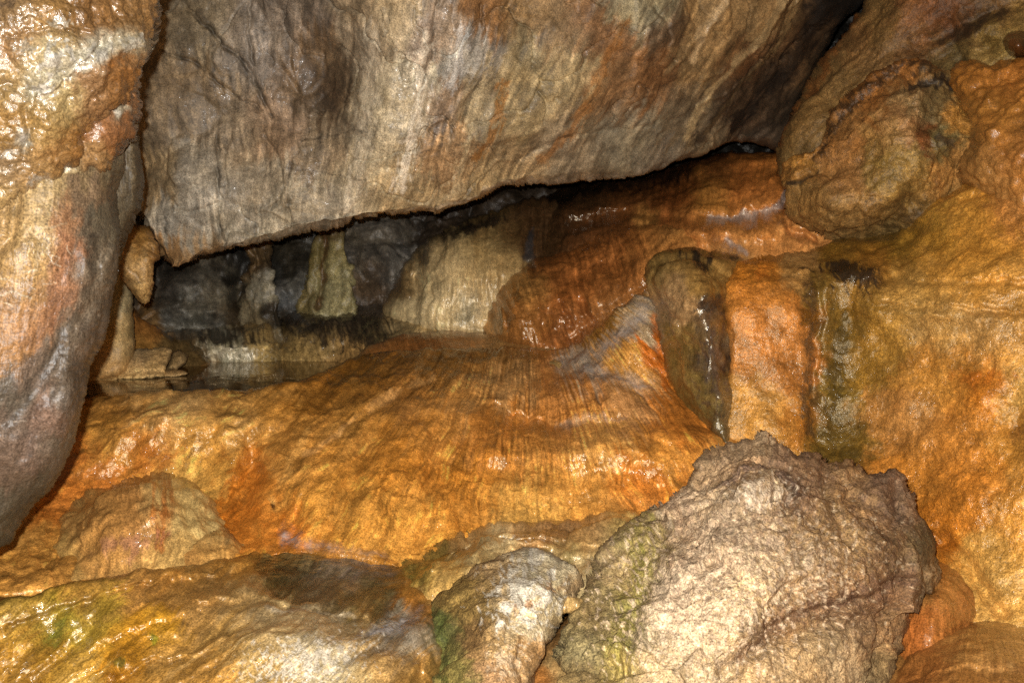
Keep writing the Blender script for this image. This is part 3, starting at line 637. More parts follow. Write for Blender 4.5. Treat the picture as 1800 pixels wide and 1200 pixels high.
# ------------------------------------------------------------------ overhanging grey slab
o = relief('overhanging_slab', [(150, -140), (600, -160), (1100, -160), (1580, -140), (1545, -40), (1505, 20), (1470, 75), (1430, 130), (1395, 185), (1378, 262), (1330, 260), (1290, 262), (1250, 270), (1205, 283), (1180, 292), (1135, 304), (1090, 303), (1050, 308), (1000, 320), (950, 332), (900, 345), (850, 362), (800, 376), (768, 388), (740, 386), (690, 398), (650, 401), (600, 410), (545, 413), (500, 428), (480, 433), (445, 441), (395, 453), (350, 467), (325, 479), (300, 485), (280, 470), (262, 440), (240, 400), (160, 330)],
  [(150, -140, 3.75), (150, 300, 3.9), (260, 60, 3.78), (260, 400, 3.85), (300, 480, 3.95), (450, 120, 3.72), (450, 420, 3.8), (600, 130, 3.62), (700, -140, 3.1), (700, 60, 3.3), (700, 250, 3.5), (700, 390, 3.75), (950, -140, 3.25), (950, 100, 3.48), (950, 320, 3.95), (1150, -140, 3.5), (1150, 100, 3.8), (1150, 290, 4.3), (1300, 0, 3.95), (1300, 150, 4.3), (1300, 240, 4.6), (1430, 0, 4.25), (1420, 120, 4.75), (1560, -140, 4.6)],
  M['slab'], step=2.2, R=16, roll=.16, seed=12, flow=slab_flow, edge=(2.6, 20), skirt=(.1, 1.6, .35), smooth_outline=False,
  bumps=[(560, 150, 60, 90, -25, -.05), (430, 110, 60, 120, -30, .06), (330, 60, 40, 90, -10, .05), (480, 250, 50, 40, 0, .05), (330, 330, 55, 60, 0, .06), (470, 340, 60, 50, 0, .05), (660, 200, 60, 150, 5, .07), (760, 120, 18, 120, 8, -.05), (880, 60, 40, 30, 0, .05), (1155, 60, 40, 50, 0, .06), (1020, 200, 90, 60, -60, .05), (820, 250, 80, 50, 0, .04), (590, 330, 60, 50, 0, -.04), (400, 430, 60, 20, -10, .05)],
  lines=[([(300, -10), (330, 30), (400, 95), (425, 125), (450, 175), (470, 200)], 7, .045), ([(420, -10), (418, 60), (430, 110)], 5, .04), ([(280, 90), (330, 105), (370, 140), (400, 160), (440, 185)], 5, .03),
         ([(250, 140), (300, 140), (350, 165), (375, 190), (410, 205), (415, 225)], 9, .05, 's'), ([(367, 230), (370, 260), (378, 300), (380, 350), (378, 400), (400, 455)], 4, .04),
         ([(450, 230), (470, 260), (485, 290), (490, 330), (470, 370)], 4, .03), ([(520, 240), (560, 235), (620, 225), (640, 235)], 8, .05, 's'), ([(385, 150), (440, 190), (500, 215), (560, 230)], 12, .05, 's'), ([(480, 105), (520, 160), (560, 190), (600, 225), (640, 230)], 14, .06, 's'),
         ([(300, 375), (340, 370), (378, 360)], 4, .025), ([(770, -10), (765, 30), (760, 80), (758, 105)], 5, .04), ([(858, 10), (862, 50), (855, 80)], 4, .04), ([(835, 85), (870, 80), (920, 85), (945, 75)], 12, .03, 's'), ([(1150, 10), (1180, 45), (1175, 90), (1190, 110)], 6, .05), ([(740, 275), (800, 265), (870, 265), (885, 285)], 8, .03, 's'),
         ([(700, 300), (690, 340), (690, 390)], 4, .03), ([(770, 295), (775, 340), (768, 385)], 4, .035), ([(920, 300), (960, 260), (1010, 240), (1100, 230), (1200, 210)], 6, .025), ([(490, 290), (545, 300), (640, 320)], 6, .03, 's'), ([(1240, 140), (1300, 115), (1340, 80), (1380, 20), (1400, -20)], 5, -.03), ([(1230, 190), (1310, 150), (1370, 80), (1420, 0)], 6, -.04), ([(1200, 110), (1250, 60), (1290, 0)], 5, -.03),
         ([(640, 330), (600, 400)], 4, .03), ([(250, 375), (275, 385), (300, 415), (330, 440), (350, 460)], 6, .035, 's'), ([(500, 280), (500, 350), (510, 420)], 4, .025)],
  disp=[('fbm', .5, .04, 3), ('flow', 60, 320, .014, 2), ('facet', .55, .08), ('plate', .24, .016), ('plate', .09, .005), ('fbm', .03, .002, 3), ('ridge', .14, .004, 3), ('crack', .34, .012, .02), ('crack', .16, .012, .010)],
  base='#77695a', cols=[(270, 40, 40, '#6a5a44'), (330, 30, 40, '#6f6250'), (300, 170, 50, '#6f5c45'), (280, 300, 30, '#7d6748'), (340, 300, 40, '#857a6d'), (340, 390, 40, '#8a8074'), (420, 60, 40, '#77695c'), (400, 240, 40, '#87745f'), (480, 60, 50, '#6b5e55'), (520, 100, 40, '#6b5236'), (560, 150, 35, '#4f3e2c'), (460, 230, 35, '#8a6f57'), (450, 320, 40, '#8b7c6a'), (420, 400, 40, '#8a7f71'), (340, 450, 30, '#8a6a42'), (290, 450, 20, '#8b6434'), (560, 270, 40, '#7d6a54'), (540, 350, 40, '#877a68'), (490, 400, 40, '#847a6c'),
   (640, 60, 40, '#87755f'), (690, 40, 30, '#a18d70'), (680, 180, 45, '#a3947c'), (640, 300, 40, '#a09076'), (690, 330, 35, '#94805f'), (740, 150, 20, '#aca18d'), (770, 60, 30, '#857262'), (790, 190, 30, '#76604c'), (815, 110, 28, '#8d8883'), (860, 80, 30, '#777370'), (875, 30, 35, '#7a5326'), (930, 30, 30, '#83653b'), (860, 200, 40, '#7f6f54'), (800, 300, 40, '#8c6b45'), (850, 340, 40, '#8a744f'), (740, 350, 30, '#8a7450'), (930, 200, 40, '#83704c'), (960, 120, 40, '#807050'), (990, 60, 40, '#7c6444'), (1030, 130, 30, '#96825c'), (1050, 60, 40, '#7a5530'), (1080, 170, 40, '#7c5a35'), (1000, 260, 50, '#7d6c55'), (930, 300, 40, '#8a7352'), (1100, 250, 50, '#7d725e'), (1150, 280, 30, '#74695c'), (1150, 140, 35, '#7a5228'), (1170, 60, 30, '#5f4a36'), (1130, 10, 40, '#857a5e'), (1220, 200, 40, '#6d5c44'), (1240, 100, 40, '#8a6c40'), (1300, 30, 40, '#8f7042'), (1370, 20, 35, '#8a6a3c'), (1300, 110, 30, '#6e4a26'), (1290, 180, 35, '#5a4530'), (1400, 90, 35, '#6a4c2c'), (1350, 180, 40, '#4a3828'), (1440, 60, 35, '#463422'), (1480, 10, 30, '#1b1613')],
  stains_shade=[('l', ([(655, 60), (640, 160), (625, 300), (610, 380)], 26), 1.0, '#c2b59c', .6, .7, 12), ('l', ([(745, 70), (735, 170), (715, 280), (700, 330)], 18), 1.0, '#cfc4ae', .75, .8, 10), ('l', ([(815, 60), (810, 110), (800, 160)], 16), .8, '#a8a6a0', .6, .9, 10), ('l', ([(990, 90), (975, 180), (955, 220)], 9), .8, '#a8946c', .5, .6), ('l', ([(870, 100), (850, 200), (820, 300), (790, 370)], 12), .9, '#ab9a76', .65, .9, 10), ('l', ([(640, 310), (620, 400)], 10), .8, '#a8977a', .5, .6),
          ('l', ([(1100, 40), (1060, 130), (1010, 230), (960, 290)], 12), .8, '#8c5e2c', .6, .9, 12), ('l', ([(900, 160), (880, 240), (850, 290)], 12), .8, '#8f6028', .65, .9, 10), ('l', ([(1390, -10), (1330, 80), (1260, 150), (1210, 240)], 9), .7, '#b39c70', .6, .7), ('l', ([(1290, -10), (1250, 50), (1225, 110)], 9), .7, '#b59c74', .6, .7), ('l', ([(1430, -10), (1370, 90), (1310, 150), (1240, 230)], 7), .7, '#a0875c', .6, .7),
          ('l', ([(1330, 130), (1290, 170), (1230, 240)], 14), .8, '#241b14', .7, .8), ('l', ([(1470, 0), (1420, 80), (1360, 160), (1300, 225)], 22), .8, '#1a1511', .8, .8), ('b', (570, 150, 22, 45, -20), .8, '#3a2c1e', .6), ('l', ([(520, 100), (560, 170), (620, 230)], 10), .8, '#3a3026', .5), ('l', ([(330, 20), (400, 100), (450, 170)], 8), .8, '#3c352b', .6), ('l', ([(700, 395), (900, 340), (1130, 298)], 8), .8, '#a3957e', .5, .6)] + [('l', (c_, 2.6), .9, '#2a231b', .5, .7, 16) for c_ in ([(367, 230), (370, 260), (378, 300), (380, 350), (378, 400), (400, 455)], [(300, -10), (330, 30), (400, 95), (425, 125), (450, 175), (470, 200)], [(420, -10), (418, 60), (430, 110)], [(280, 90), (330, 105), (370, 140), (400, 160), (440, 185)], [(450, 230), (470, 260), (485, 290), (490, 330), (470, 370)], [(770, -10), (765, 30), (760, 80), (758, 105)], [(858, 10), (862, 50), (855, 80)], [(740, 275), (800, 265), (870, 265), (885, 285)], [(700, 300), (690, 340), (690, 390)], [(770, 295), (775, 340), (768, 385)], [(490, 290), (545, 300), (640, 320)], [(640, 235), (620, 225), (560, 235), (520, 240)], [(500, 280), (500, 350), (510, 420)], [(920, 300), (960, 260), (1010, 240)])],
  lscale=.45, wscale=.6, smear=26, wet=.30, wets=[(740, 130, 60, 80, 0, .3), (900, 200, 120, 120, 0, .15), (860, 70, 40, 30, 0, .3), (620, 200, 80, 140, 0, .1)], gain=.82, tone=(.2, 30), mottle=.32, warp=(14, 50), sat=.8)
tag(o, 'huge grey brown streaked rock slab hanging over the recess', 'rock slab')

# fang hanging at the left end of the slab and a pale pillar below it
o = relief('stalactite', [(212, 395), (262, 398), (280, 430), (283, 455), (272, 462), (270, 485), (268, 510), (262, 532), (254, 538), (246, 530), (238, 522), (228, 508), (212, 490), (204, 450)],
  [(222, 400, 3.85), (262, 400, 3.85), (246, 450, 3.72), (246, 500, 3.74), (254, 536, 3.8)], M['dark'], R=16, roll=.09, seed=13, back=.14, edge=(2, 10), smooth_outline=False,
  disp=[('fbm', .08, .012, 4), ('ridge', .1, .01, 3), ('crack', .12, .05, .01)], lines=[([(235, 420), (262, 440), (282, 455)], 5, .03)],
  base='#8c6c3f', cols=[(235, 420, 25, '#7a5520'), (246, 470, 30, '#957548'), (250, 520, 16, '#a58552'), (275, 450, 14, '#6d4a1c'), (225, 480, 12, '#7a5c34')], wet=.5, gain=.95)
tag(o, 'tan leaf shaped stalactite hanging between pillar and slab', 'stalactite')

o = relief('pale_rock_pillar', [(150, 640), (170, 560), (190, 480), (205, 440), (228, 470), (233, 520), (236, 570), (236, 625), (225, 660), (150, 670)],
  [(160, 640, 4.45), (220, 480, 4.5), (215, 560, 4.4), (235, 620, 4.5), (190, 660, 4.4)], M['shaft'], R=26, roll=.15, seed=14, back=.3, edge=(1.5, 20),
  disp=[('fbm', .15, .012, 4), ('fbm', .03, .004, 3)], base='#93805c', cols=[(215, 520, 30, '#8a7a5c'), (215, 600, 30, '#a08458'), (190, 640, 30, '#a07a48'), (232, 580, 10, '#7a6a44')], wet=.3, gain=.8, flow=lean(0), tone=(.06, 30))
tag(o, 'narrow pale stone pillar half hidden behind the big pillar', 'pillar')

o = relief('orange_bank', [(228, 545), (250, 560), (290, 585), (330, 600), (360, 622), (360, 670), (220, 670)],
  [(230, 550, 5.1), (260, 600, 5.0), (300, 590, 5.1), (340, 640, 4.95), (230, 660, 4.75)], M['flow'], R=14, roll=.1, seed=15,
  disp=[('fbm', .12, .02, 4), ('flow', 10, 60, .01)], flow=lean(.6), base='#7d5222', cols=[(260, 580, 30, '#84541f'), (310, 610, 30, '#5a4526'), (250, 620, 30, '#8a6026')], skirt=(0, .3, 0), wet=.6, gain=.7)
tag(o, 'small orange bank of flowstone beside the pale pillar', 'flowstone')

# ------------------------------------------------------------------ broken ledge lying in the pool
led = bpy.data.objects.new('broken_ledge', None); link(led); led.location = tuple(at(250, 662, 4.45))
tag(led, 'broken tan rock ledge lying in the pool beside the pillar', 'rock')
relief('ledge_block', [(196, 668), (206, 645), (222, 622), (240, 613), (290, 610), (303, 614), (300, 630), (294, 645), (288, 664)],
  [(200, 665, 4.46), (215, 630, 4.56), (240, 614, 4.7), (300, 612, 4.66), (250, 640, 4.50), (288, 664, 4.47)], M['boulder'], R=7, roll=.06, back=.2, seed=16, edge=(1.5, 10), smooth_outline=False, step=2,
  lines=[([(225, 640), (260, 636), (296, 628)], 6, .03, 's'), ([(210, 655), (290, 652)], 5, .02)], disp=[('ridge', .08, .012, 4), ('fbm', .03, .006, 3)],
  base='#a5855a', cols=[(240, 620, 30, '#9a8264'), (250, 650, 40, '#b8935c'), (290, 640, 16, '#8a6c44')], parent=led, gain=.8)
relief('ledge_block', [(292, 650), (300, 632), (304, 616), (318, 615), (332, 625), (326, 640), (310, 650)],
  [(292, 650, 4.62), (304, 616, 4.75), (320, 630, 4.66), (330, 640, 4.7)], M['boulder'], R=6, roll=.06, back=.15, seed=17, edge=(1.5, 9), smooth_outline=False, step=2,
  disp=[('ridge', .08, .012, 4)], base='#7a6240', parent=led, gain=.75)
relief('ledge_block', [(286, 662), (290, 650), (310, 648), (326, 652), (332, 657), (310, 662)],
  [(286, 662, 4.5), (310, 650, 4.58), (330, 656, 4.54)], M['boulder'], R=5, roll=.04, back=.1, seed=18, edge=(1, 9), smooth_outline=False, step=2,
  disp=[('ridge', .08, .008, 4)], base='#a07e50', parent=led, gain=.8)
relief('ledge_block', [(150, 672), (165, 655), (185, 640), (200, 640), (212, 652), (205, 668), (180, 674)],
  [(150, 670, 4.4), (185, 642, 4.6), (210, 660, 4.45), (180, 672, 4.38)], M['boulder'], R=7, roll=.05, back=.15, seed=19, edge=(1.5, 10), step=2,
  disp=[('ridge', .08, .012, 4)], base='#9a7848', parent=led, gain=.8)

# ------------------------------------------------------------------ central cascade
CF = fan(930, 430, 520)
o = relief('flowstone_cascade', [(-340, 760), (-150, 740), (40, 720), (110, 702), (180, 694), (260, 689), (400, 688), (480, 684), (530, 672), (575, 650), (620, 630), (680, 618), (780, 613), (900, 612), (990, 612), (1030, 590), (1060, 565), (1100, 535), (1150, 505), (1220, 520), (1300, 600), (1330, 760), (1300, 900), (1180, 1000), (1000, 1060), (760, 1040), (690, 1000), (600, 984), (500, 976), (440, 1000), (350, 1040), (100, 1040), (-340, 1060)],
  [(40, 720, 3.95), (180, 695, 4.02), (400, 688, 4.03), (200, 760, 3.72), (350, 760, 3.72), (200, 850, 3.6), (330, 850, 3.55), (450, 900, 3.32), (500, 720, 3.85), (560, 660, 4.22), (620, 632, 4.5), (480, 800, 3.58), (600, 760, 3.75), (600, 850, 3.38), (600, 960, 3.06), (700, 660, 4.25), (720, 760, 3.75), (720, 860, 3.38), (720, 960, 3.12), (780, 615, 4.55), (850, 680, 4.15), (880, 760, 3.8), (900, 840, 3.55), (900, 920, 3.3), (1000, 614, 4.45), (1000, 680, 4.08), (1020, 760, 3.72), (1050, 850, 3.5), (1080, 560, 4.28), (1100, 620, 4.12), (1120, 690, 3.95), (1140, 530, 4.28), (1150, 760, 3.65), (1220, 800, 3.55), (1200, 900, 3.35), (1250, 620, 4.2), (1300, 760, 3.7), (1180, 1000, 3.15), (900, 1050, 2.98), (600, 1040, 2.85), (350, 1040, 2.75), (100, 1040, 2.8), (0, 800, 3.6), (100, 930, 3.25), (-340, 760, 3.5), (-340, 1060, 2.6)],
  M['glitter'], step=2.2, R=12, roll=.06, seed=20, flow=CF, edge=(1.5, 40), skirt=(0, .35, -.1),
  bumps=[(560, 800, 36, 150, 32, .05), (680, 830, 34, 130, 18, .04), (470, 800, 20, 120, 30, -.05), (620, 840, 16, 130, 25, -.05), (760, 850, 14, 100, 10, -.04), (1000, 830, 50, 60, 0, .05), (950, 690, 110, 22, 6, .05), (310, 735, 150, 34, 0, .11), (620, 720, 60, 26, -35, .05), (860, 790, 46, 26, 0, .05), (1010, 790, 50, 26, 8, .06), (1130, 800, 46, 26, 25, .06), (930, 860, 60, 30, 0, .04), (760, 900, 40, 34, 0, .04), (440, 830, 22, 90, 8, -.10), (1050, 780, 60, 35, 10, .06), (900, 800, 60, 40, 0, .05), (780, 800, 30, 80, 20, -.03), (1180, 770, 50, 30, 30, .06), (960, 740, 90, 14, 5, -.04), (1090, 740, 40, 14, 0, -.05), (620, 700, 120, 30, -30, .03), (150, 800, 60, 60, 0, .05), (180, 740, 30, 30, 0, -.04), (660, 900, 30, 80, 10, .04), (560, 880, 30, 80, 14, .04), (1130, 600, 40, 50, 0, .03)],
  lines=[([(430, 970), (425, 900), (405, 850), (370, 800)], 22, .025), ([(580, 800), (530, 880), (510, 950)], 8, .03), ([(700, 780), (660, 860), (640, 960)], 7, .03), ([(860, 700), (960, 735), (1080, 740), (1180, 770)], 16, .05, 's'), ([(780, 770), (900, 760), (1000, 775)], 14, .04, 's'), ([(1010, 770), (1060, 760), (1120, 790), (1150, 810)], 12, .04, 's'), ([(165, 720), (200, 716), (235, 722)], 10, .03, 's'), ([(640, 625), (800, 620), (980, 628)], 6, .02)],
  wob=8, disp=[('scallop', 70, .012), ('scallop', 26, .003), ('fbm', .35, .03, 3), ('flow', 12, 70, .007, 3), ('flow', 40, 170, .022, 2), ('fbm', .05, .005, 4), ('fbm', .12, .012, 2)],
  base='#b07f42', cols=[(180, 705, 60, '#a8793f'), (300, 720, 60, '#c29a63'), (420, 710, 50, '#b88d52'), (180, 770, 50, '#b0803f'), (260, 790, 40, '#b27436'), (350, 780, 40, '#bb8a46'), (150, 830, 50, '#a8682f'), (330, 830, 40, '#c49650'), (440, 830, 30, '#a86c2e'), (430, 920, 30, '#b06a28'), (480, 740, 40, '#a8793d'), (480, 930, 40, '#bf7c38'), (540, 800, 50, '#b58142'), (560, 690, 50, '#8a5f2b'), (650, 650, 50, '#7c5526'), (720, 690, 50, '#94693a'), (620, 740, 50, '#b08246'), (600, 880, 60, '#bc8640'), (680, 800, 50, '#b47b38'), (700, 920, 50, '#c28a42'), (780, 640, 50, '#80592a'), (850, 630, 50, '#7f5a30'), (820, 700, 50, '#b58752'), (880, 670, 40, '#b38a5c'), (760, 760, 40, '#b88243'), (860, 760, 50, '#ae7438'), (830, 860, 50, '#b57a36'), (950, 800, 50, '#a8733a'), (950, 860, 50, '#b88746'), (1000, 700, 50, '#b07842'), (1020, 650, 30, '#a39180'), (1060, 780, 40, '#b9894c'), (1120, 860, 50, '#b06c2e'), (1040, 880, 50, '#bb8848'), (1170, 790, 40, '#b8803e'), (1190, 740, 40, '#a9692e'), (1100, 640, 30, '#c48f4c'), (1120, 570, 24, '#a08c74'), (1150, 620, 20, '#b8682a'), (1060, 570, 30, '#8f6a36'), (1110, 700, 40, '#ad8054'), (920, 910, 50, '#bf9350'), (1100, 910, 40, '#b07c40')],
  stains_shade=[('l', ([(1135, 540), (1100, 580), (1050, 625), (990, 632)], 22), .9, '#a39a8c', .5, .8, 14), ('l', ([(1000, 640), (1080, 665), (1130, 680)], 20), .9, '#b0a692', .45, .8, 14), ('l', ([(1060, 735), (985, 745)], 10), .9, '#a39884', .4, .8), ('b', (479, 886, 6, 9, 0), .6, '#1c130b', .9, .3), ('l', ([(640, 640), (800, 628), (950, 630)], 12), .9, '#5e4220', .6, .6), ('l', ([(1150, 560), (1162, 620), (1170, 680)], 10), .8, '#a85818', .7, .5),  # grey lines paint the water film; the dark blot paints a pit's shade
     ('l', ([(640, 690), (560, 740), (480, 830)], 10), .9, '#7a5424', .5, .9), ('l', ([(760, 660), (640, 720), (540, 800)], 8), .9, '#cfa062', .5, .9), ('l', ([(540, 760), (480, 880)], 9), .8, '#d3a055', .5, .9), ('b', (260, 800, 50, 24, 0), .8, '#9a5a20', .6, .9), ('b', (520, 930, 60, 30, 0), .9, '#c06a1e', .5, .9)],
  smear=34, wet=.55, wets=[(850, 700, 120, 50, 0, .25), (1080, 600, 60, 60, 0, .4), (980, 760, 160, 60, 0, .2), (1000, 640, 80, 30, 0, .3), (700, 650, 100, 20, 0, .2)], gain=1.08, sat=1.02, cast=(1.02, .98, .95), tone=(.24, 24), mottle=.28, warp=(16, 40),
  lscale=.6, films=[([(1138, 530), (1150, 560), (1120, 600), (1075, 630), (1020, 645), (975, 640), (985, 622), (1040, 610), (1090, 565)], 81), ([(1000, 630), (1070, 640), (1140, 670), (1150, 695), (1090, 690), (1020, 670)], 82), ([(1100, 725), (1050, 735), (985, 742), (1000, 752), (1070, 752), (1110, 742)], 83), ([(480, 935), (500, 905), (540, 935), (600, 950), (680, 965), (690, 990), (600, 985), (500, 970)], 84)])
tag(o, 'broad golden flowstone cascade with combed streaks below the pool', 'flowstone')

# two domes at the foot of the cascade
o = relief('flowstone_dome', [(70, 1010), (78, 960), (98, 918), (135, 882), (185, 856), (235, 838), (285, 834), (330, 843), (365, 866), (390, 895), (408, 925), (420, 960), (410, 1010), (250, 1040), (90, 1050)],
  [(70, 1010, 3.1), (100, 920, 3.3), (180, 860, 3.34), (285, 838, 3.38), (330, 850, 3.36), (400, 920, 3.24), (270, 880, 3.14), (180, 910, 3.1), (270, 960, 3.0), (180, 980, 2.96), (350, 930, 3.08), (250, 1040, 2.84), (410, 1000, 2.98), (100, 1040, 2.88)],
  M['flow'], R=36, roll=.16, seed=21, flow=fan(260, 650, 330), edge=(5, 45), wob=14, skirt=(0, .3, 0),
  disp=[('fbm', .14, .035, 3), ('fbm', .25, .03, 3), ('flow', 7, 90, .006, 3), ('flow', 25, 160, .012, 2), ('fbm', .03, .003, 3)],
  base='#b98a48', cols=[(130, 910, 40, '#ad8042'), (200, 900, 40, '#b27c3a'), (240, 860, 30, '#aa7436'), (300, 860, 40, '#c9a25f'), (330, 890, 40, '#c9a868'), (290, 900, 20, '#a86a2c'), (180, 960, 50, '#b5803c'), (240, 950, 40, '#b07a40'), (100, 980, 40, '#b08a48'), (280, 1000, 60, '#bd9350'), (370, 880, 20, '#a97f48')],
  stains_shade=[('l', ([(295, 850), (285, 920), (280, 960)], 12), .9, '#9a5620', .7, .9), ('b', (230, 955, 60, 20, -15), .8, '#a3705a', .5, .9), ('l', ([(270, 850), (268, 910)], 5), .8, '#b06424', .6, .7), ('l', ([(235, 842), (300, 836), (350, 856)], 6), .8, '#7d5a34', .6, .5)], wet=.5, wets=[(225, 955, 50, 25, 0, .5)], gain=1.3, tone=(.12, 18), smear=14)  # last line darkens the dome's top edge
tag(o, 'smooth rounded tan flowstone dome at the foot of the cascade', 'flowstone')
o = relief('flowstone_dome', [(270, 1000), (300, 945), (330, 922), (370, 914), (405, 922), (430, 940), (446, 960), (430, 1000), (360, 1020), (290, 1025)],
  [(270, 1000, 3.05), (330, 925, 3.2), (370, 917, 3.22), (440, 960, 3.12), (370, 950, 3.02), (340, 990, 2.9), (420, 1000, 2.9)],
  M['flow'], R=28, roll=.12, seed=22, flow=fan(370, 800, 200), edge=(5, 45), wob=14, skirt=(0, .25, 0),
  disp=[('fbm', .12, .03, 3), ('fbm', .2, .015, 3), ('flow', 7, 60, .006, 3), ('fbm', .03, .004, 3)], base='#bd9350',
  cols=[(370, 940, 30, '#c09a5a'), (400, 930, 20, '#9a7248'), (330, 960, 30, '#b8813c'), (380, 980, 30, '#bf8a40')], stains_shade=[('l', ([(345, 918), (385, 916), (420, 938)], 7), .8, '#76542f', .7, .5)], wet=.5, gain=1.3)  # darker line along the knoll's top edge
tag(o, 'small flowstone knoll beside the bigger dome above the basin', 'flowstone')

# ------------------------------------------------------------------ foreground floor
o = relief('terrain', [(-560, 1180), (-300, 1140), (-120, 1095), (0, 1060), (80, 1040), (160, 1022), (240, 1006), (320, 992), (400, 985), (440, 970), (480, 958), (560, 966), (640, 980), (700, 985), (780, 980), (1000, 960), (1100, 1000), (1200, 1100), (1200, 1330), (600, 1420), (-560, 1420)],
  [(-120, 1090, 2.26), (0, 1080, 2.3), (150, 1030, 2.44), (300, 1000, 2.66), (440, 975, 2.97), (480, 960, 3.12), (560, 970, 3.06), (540, 1010, 2.86), (640, 990, 3.0), (600, 1060, 2.62), (480, 1040, 2.62), (660, 1085, 2.52), (400, 1050, 2.58), (250, 1060, 2.46), (100, 1100, 2.32), (0, 1200, 2.22), (200, 1200, 2.23), (400, 1130, 2.3), (400, 1200, 2.15), (560, 1090, 2.42), (580, 1150, 2.26), (600, 1210, 2.1), (730, 1100, 2.45), (720, 1200, 2.12), (830, 1200, 2.5), (780, 1000, 2.95), (1000, 1000, 3.1), (900, 1100, 2.9), (1000, 1200, 2.6), (1200, 1330, 2.2), (500, 1330, 1.85), (-120, 1330, 1.9), (-560, 1180, 2.1), (-560, 1420, 1.65), (500, 1420, 1.68)],
  M['flow'], step=2.2, R=10, roll=.04, seed=23, wob=10, flow=lean(-1.2), edge=(2, 40), skirt=(0, .3, -.05),
  lines=[([(0, 1100), (120, 1060), (200, 1035), (300, 1010), (380, 1005), (440, 985)], 22, .05, 's'), ([(350, 1050), (430, 1035), (500, 1042), (560, 1056), (630, 1068), (655, 1088), (640, 1105)], 9, -.05), ([(460, 1066), (540, 1062), (590, 1070)], 10, .03, 's'), ([(180, 1130), (260, 1090), (340, 1075)], 14, .03, 's'), ([(200, 1190), (260, 1150), (340, 1140)], 14, .04, 's'), ([(60, 1200), (130, 1140), (160, 1100)], 14, .03), ([(300, 1200), (400, 1140), (440, 1110)], 10, -.02), ([(690, 1060), (720, 1090), (700, 1120), (640, 1150)], 14, .04), ([(735, 1150), (745, 1200)], 10, .05)],
  bumps=[(560, 1020, 100, 34, 10, -.05), (490, 1110, 90, 40, -10, .05), (210, 1165, 20, 14, -40, .04), (90, 1120, 30, 30, 0, -.04), (300, 1090, 40, 18, -15, .03), (560, 1150, 70, 40, -20, .03), (680, 1120, 40, 20, -10, -.03), (190, 1195, 14, 10, 0, -.04)],
  disp=[('fbm', .3, .03, 3), ('flow', 11, 70, .004, 3), ('flow', 36, 140, .014, 2), ('fbm', .05, .005, 4)],
  base='#b58545', cols=[(40, 1090, 50, '#b58f42'), (40, 1150, 50, '#bb8634'), (30, 1190, 40, '#9c7433'), (100, 1100, 40, '#a89034'), (100, 1160, 40, '#bd8c34'), (180, 1080, 40, '#bd983a'), (150, 1040, 40, '#ad803c'), (250, 1030, 40, '#b58244'), (330, 1020, 40, '#ba8a4c'), (230, 1120, 40, '#bf8428'), (280, 1100, 30, '#c8922c'), (300, 1150, 40, '#b98a48'), (360, 1060, 40, '#b58a54'), (430, 1050, 40, '#bd9a6a'), (400, 1100, 40, '#bf9350'), (360, 1180, 50, '#c48f48'), (470, 1100, 50, '#cbb088'), (550, 1090, 40, '#d0b892'), (600, 1110, 40, '#b89a72'), (480, 1170, 60, '#c9a468'), (570, 1170, 50, '#d8c29c'), (640, 1180, 40, '#bfa070'), (680, 1160, 40, '#ad8652'), (700, 1200, 40, '#b98a4a'), (430, 980, 40, '#b5803c'), (520, 1000, 40, '#8a7a55'), (560, 1030, 50, '#94836e'), (500, 1010, 30, '#77704a'), (620, 1000, 40, '#a39088'), (620, 1050, 40, '#8a7648'), (640, 1090, 20, '#c09a60'), (660, 1060, 30, '#7a6c44'), (690, 1110, 40, '#9d948a'), (730, 1060, 30, '#b07430'), (800, 1000, 60, '#a8803f'), (130, 1185, 30, '#b99148')],  # colours along the far edge lightened to offset the grazing flash
  stains_shade=[('b', (100, 1110, 16, 34, 25), .7, '#5c6a28', .6, .8), ('b', (210, 1165, 16, 12, 0), .6, '#55602a', .7, .6), ('b', (270, 1118, 8, 14, 0), .6, '#7a8a20', .6, .5), ('b', (540, 1165, 90, 36, -12), .6, '#efe3cc', .75, 1.1, 9), ('l', ([(470, 1068), (560, 1068), (620, 1080)], 6), .8, '#e4d2b0', .6, .7), ('l', ([(280, 1200), (340, 1150), (400, 1115)], 6), .8, '#e0b068', .6, .8), ('l', ([(0, 1100), (130, 1058), (250, 1025), (380, 1008)], 10), .9, '#85602f', .3, .7), ('l', ([(180, 1090), (240, 1060), (330, 1045)], 8), .8, '#8f6834', .4, .8), ('b', (490, 1010, 40, 14, 0), .7, '#2c2818', .5, .8)],
  smear=30, wet=.6, wets=[(560, 1160, 90, 40, 0, .3), (100, 1120, 80, 50, 0, .2), (680, 1120, 60, 40, 0, .3)], gain=1.2, sat=1.0, tone=(.16, 26), mottle=.34, lscale=.8,
  films=[([(620, 1110), (660, 1090), (700, 1085), (735, 1060), (750, 1070), (735, 1110), (700, 1135), (640, 1135)], 85)])
tag(o, kind='structure')

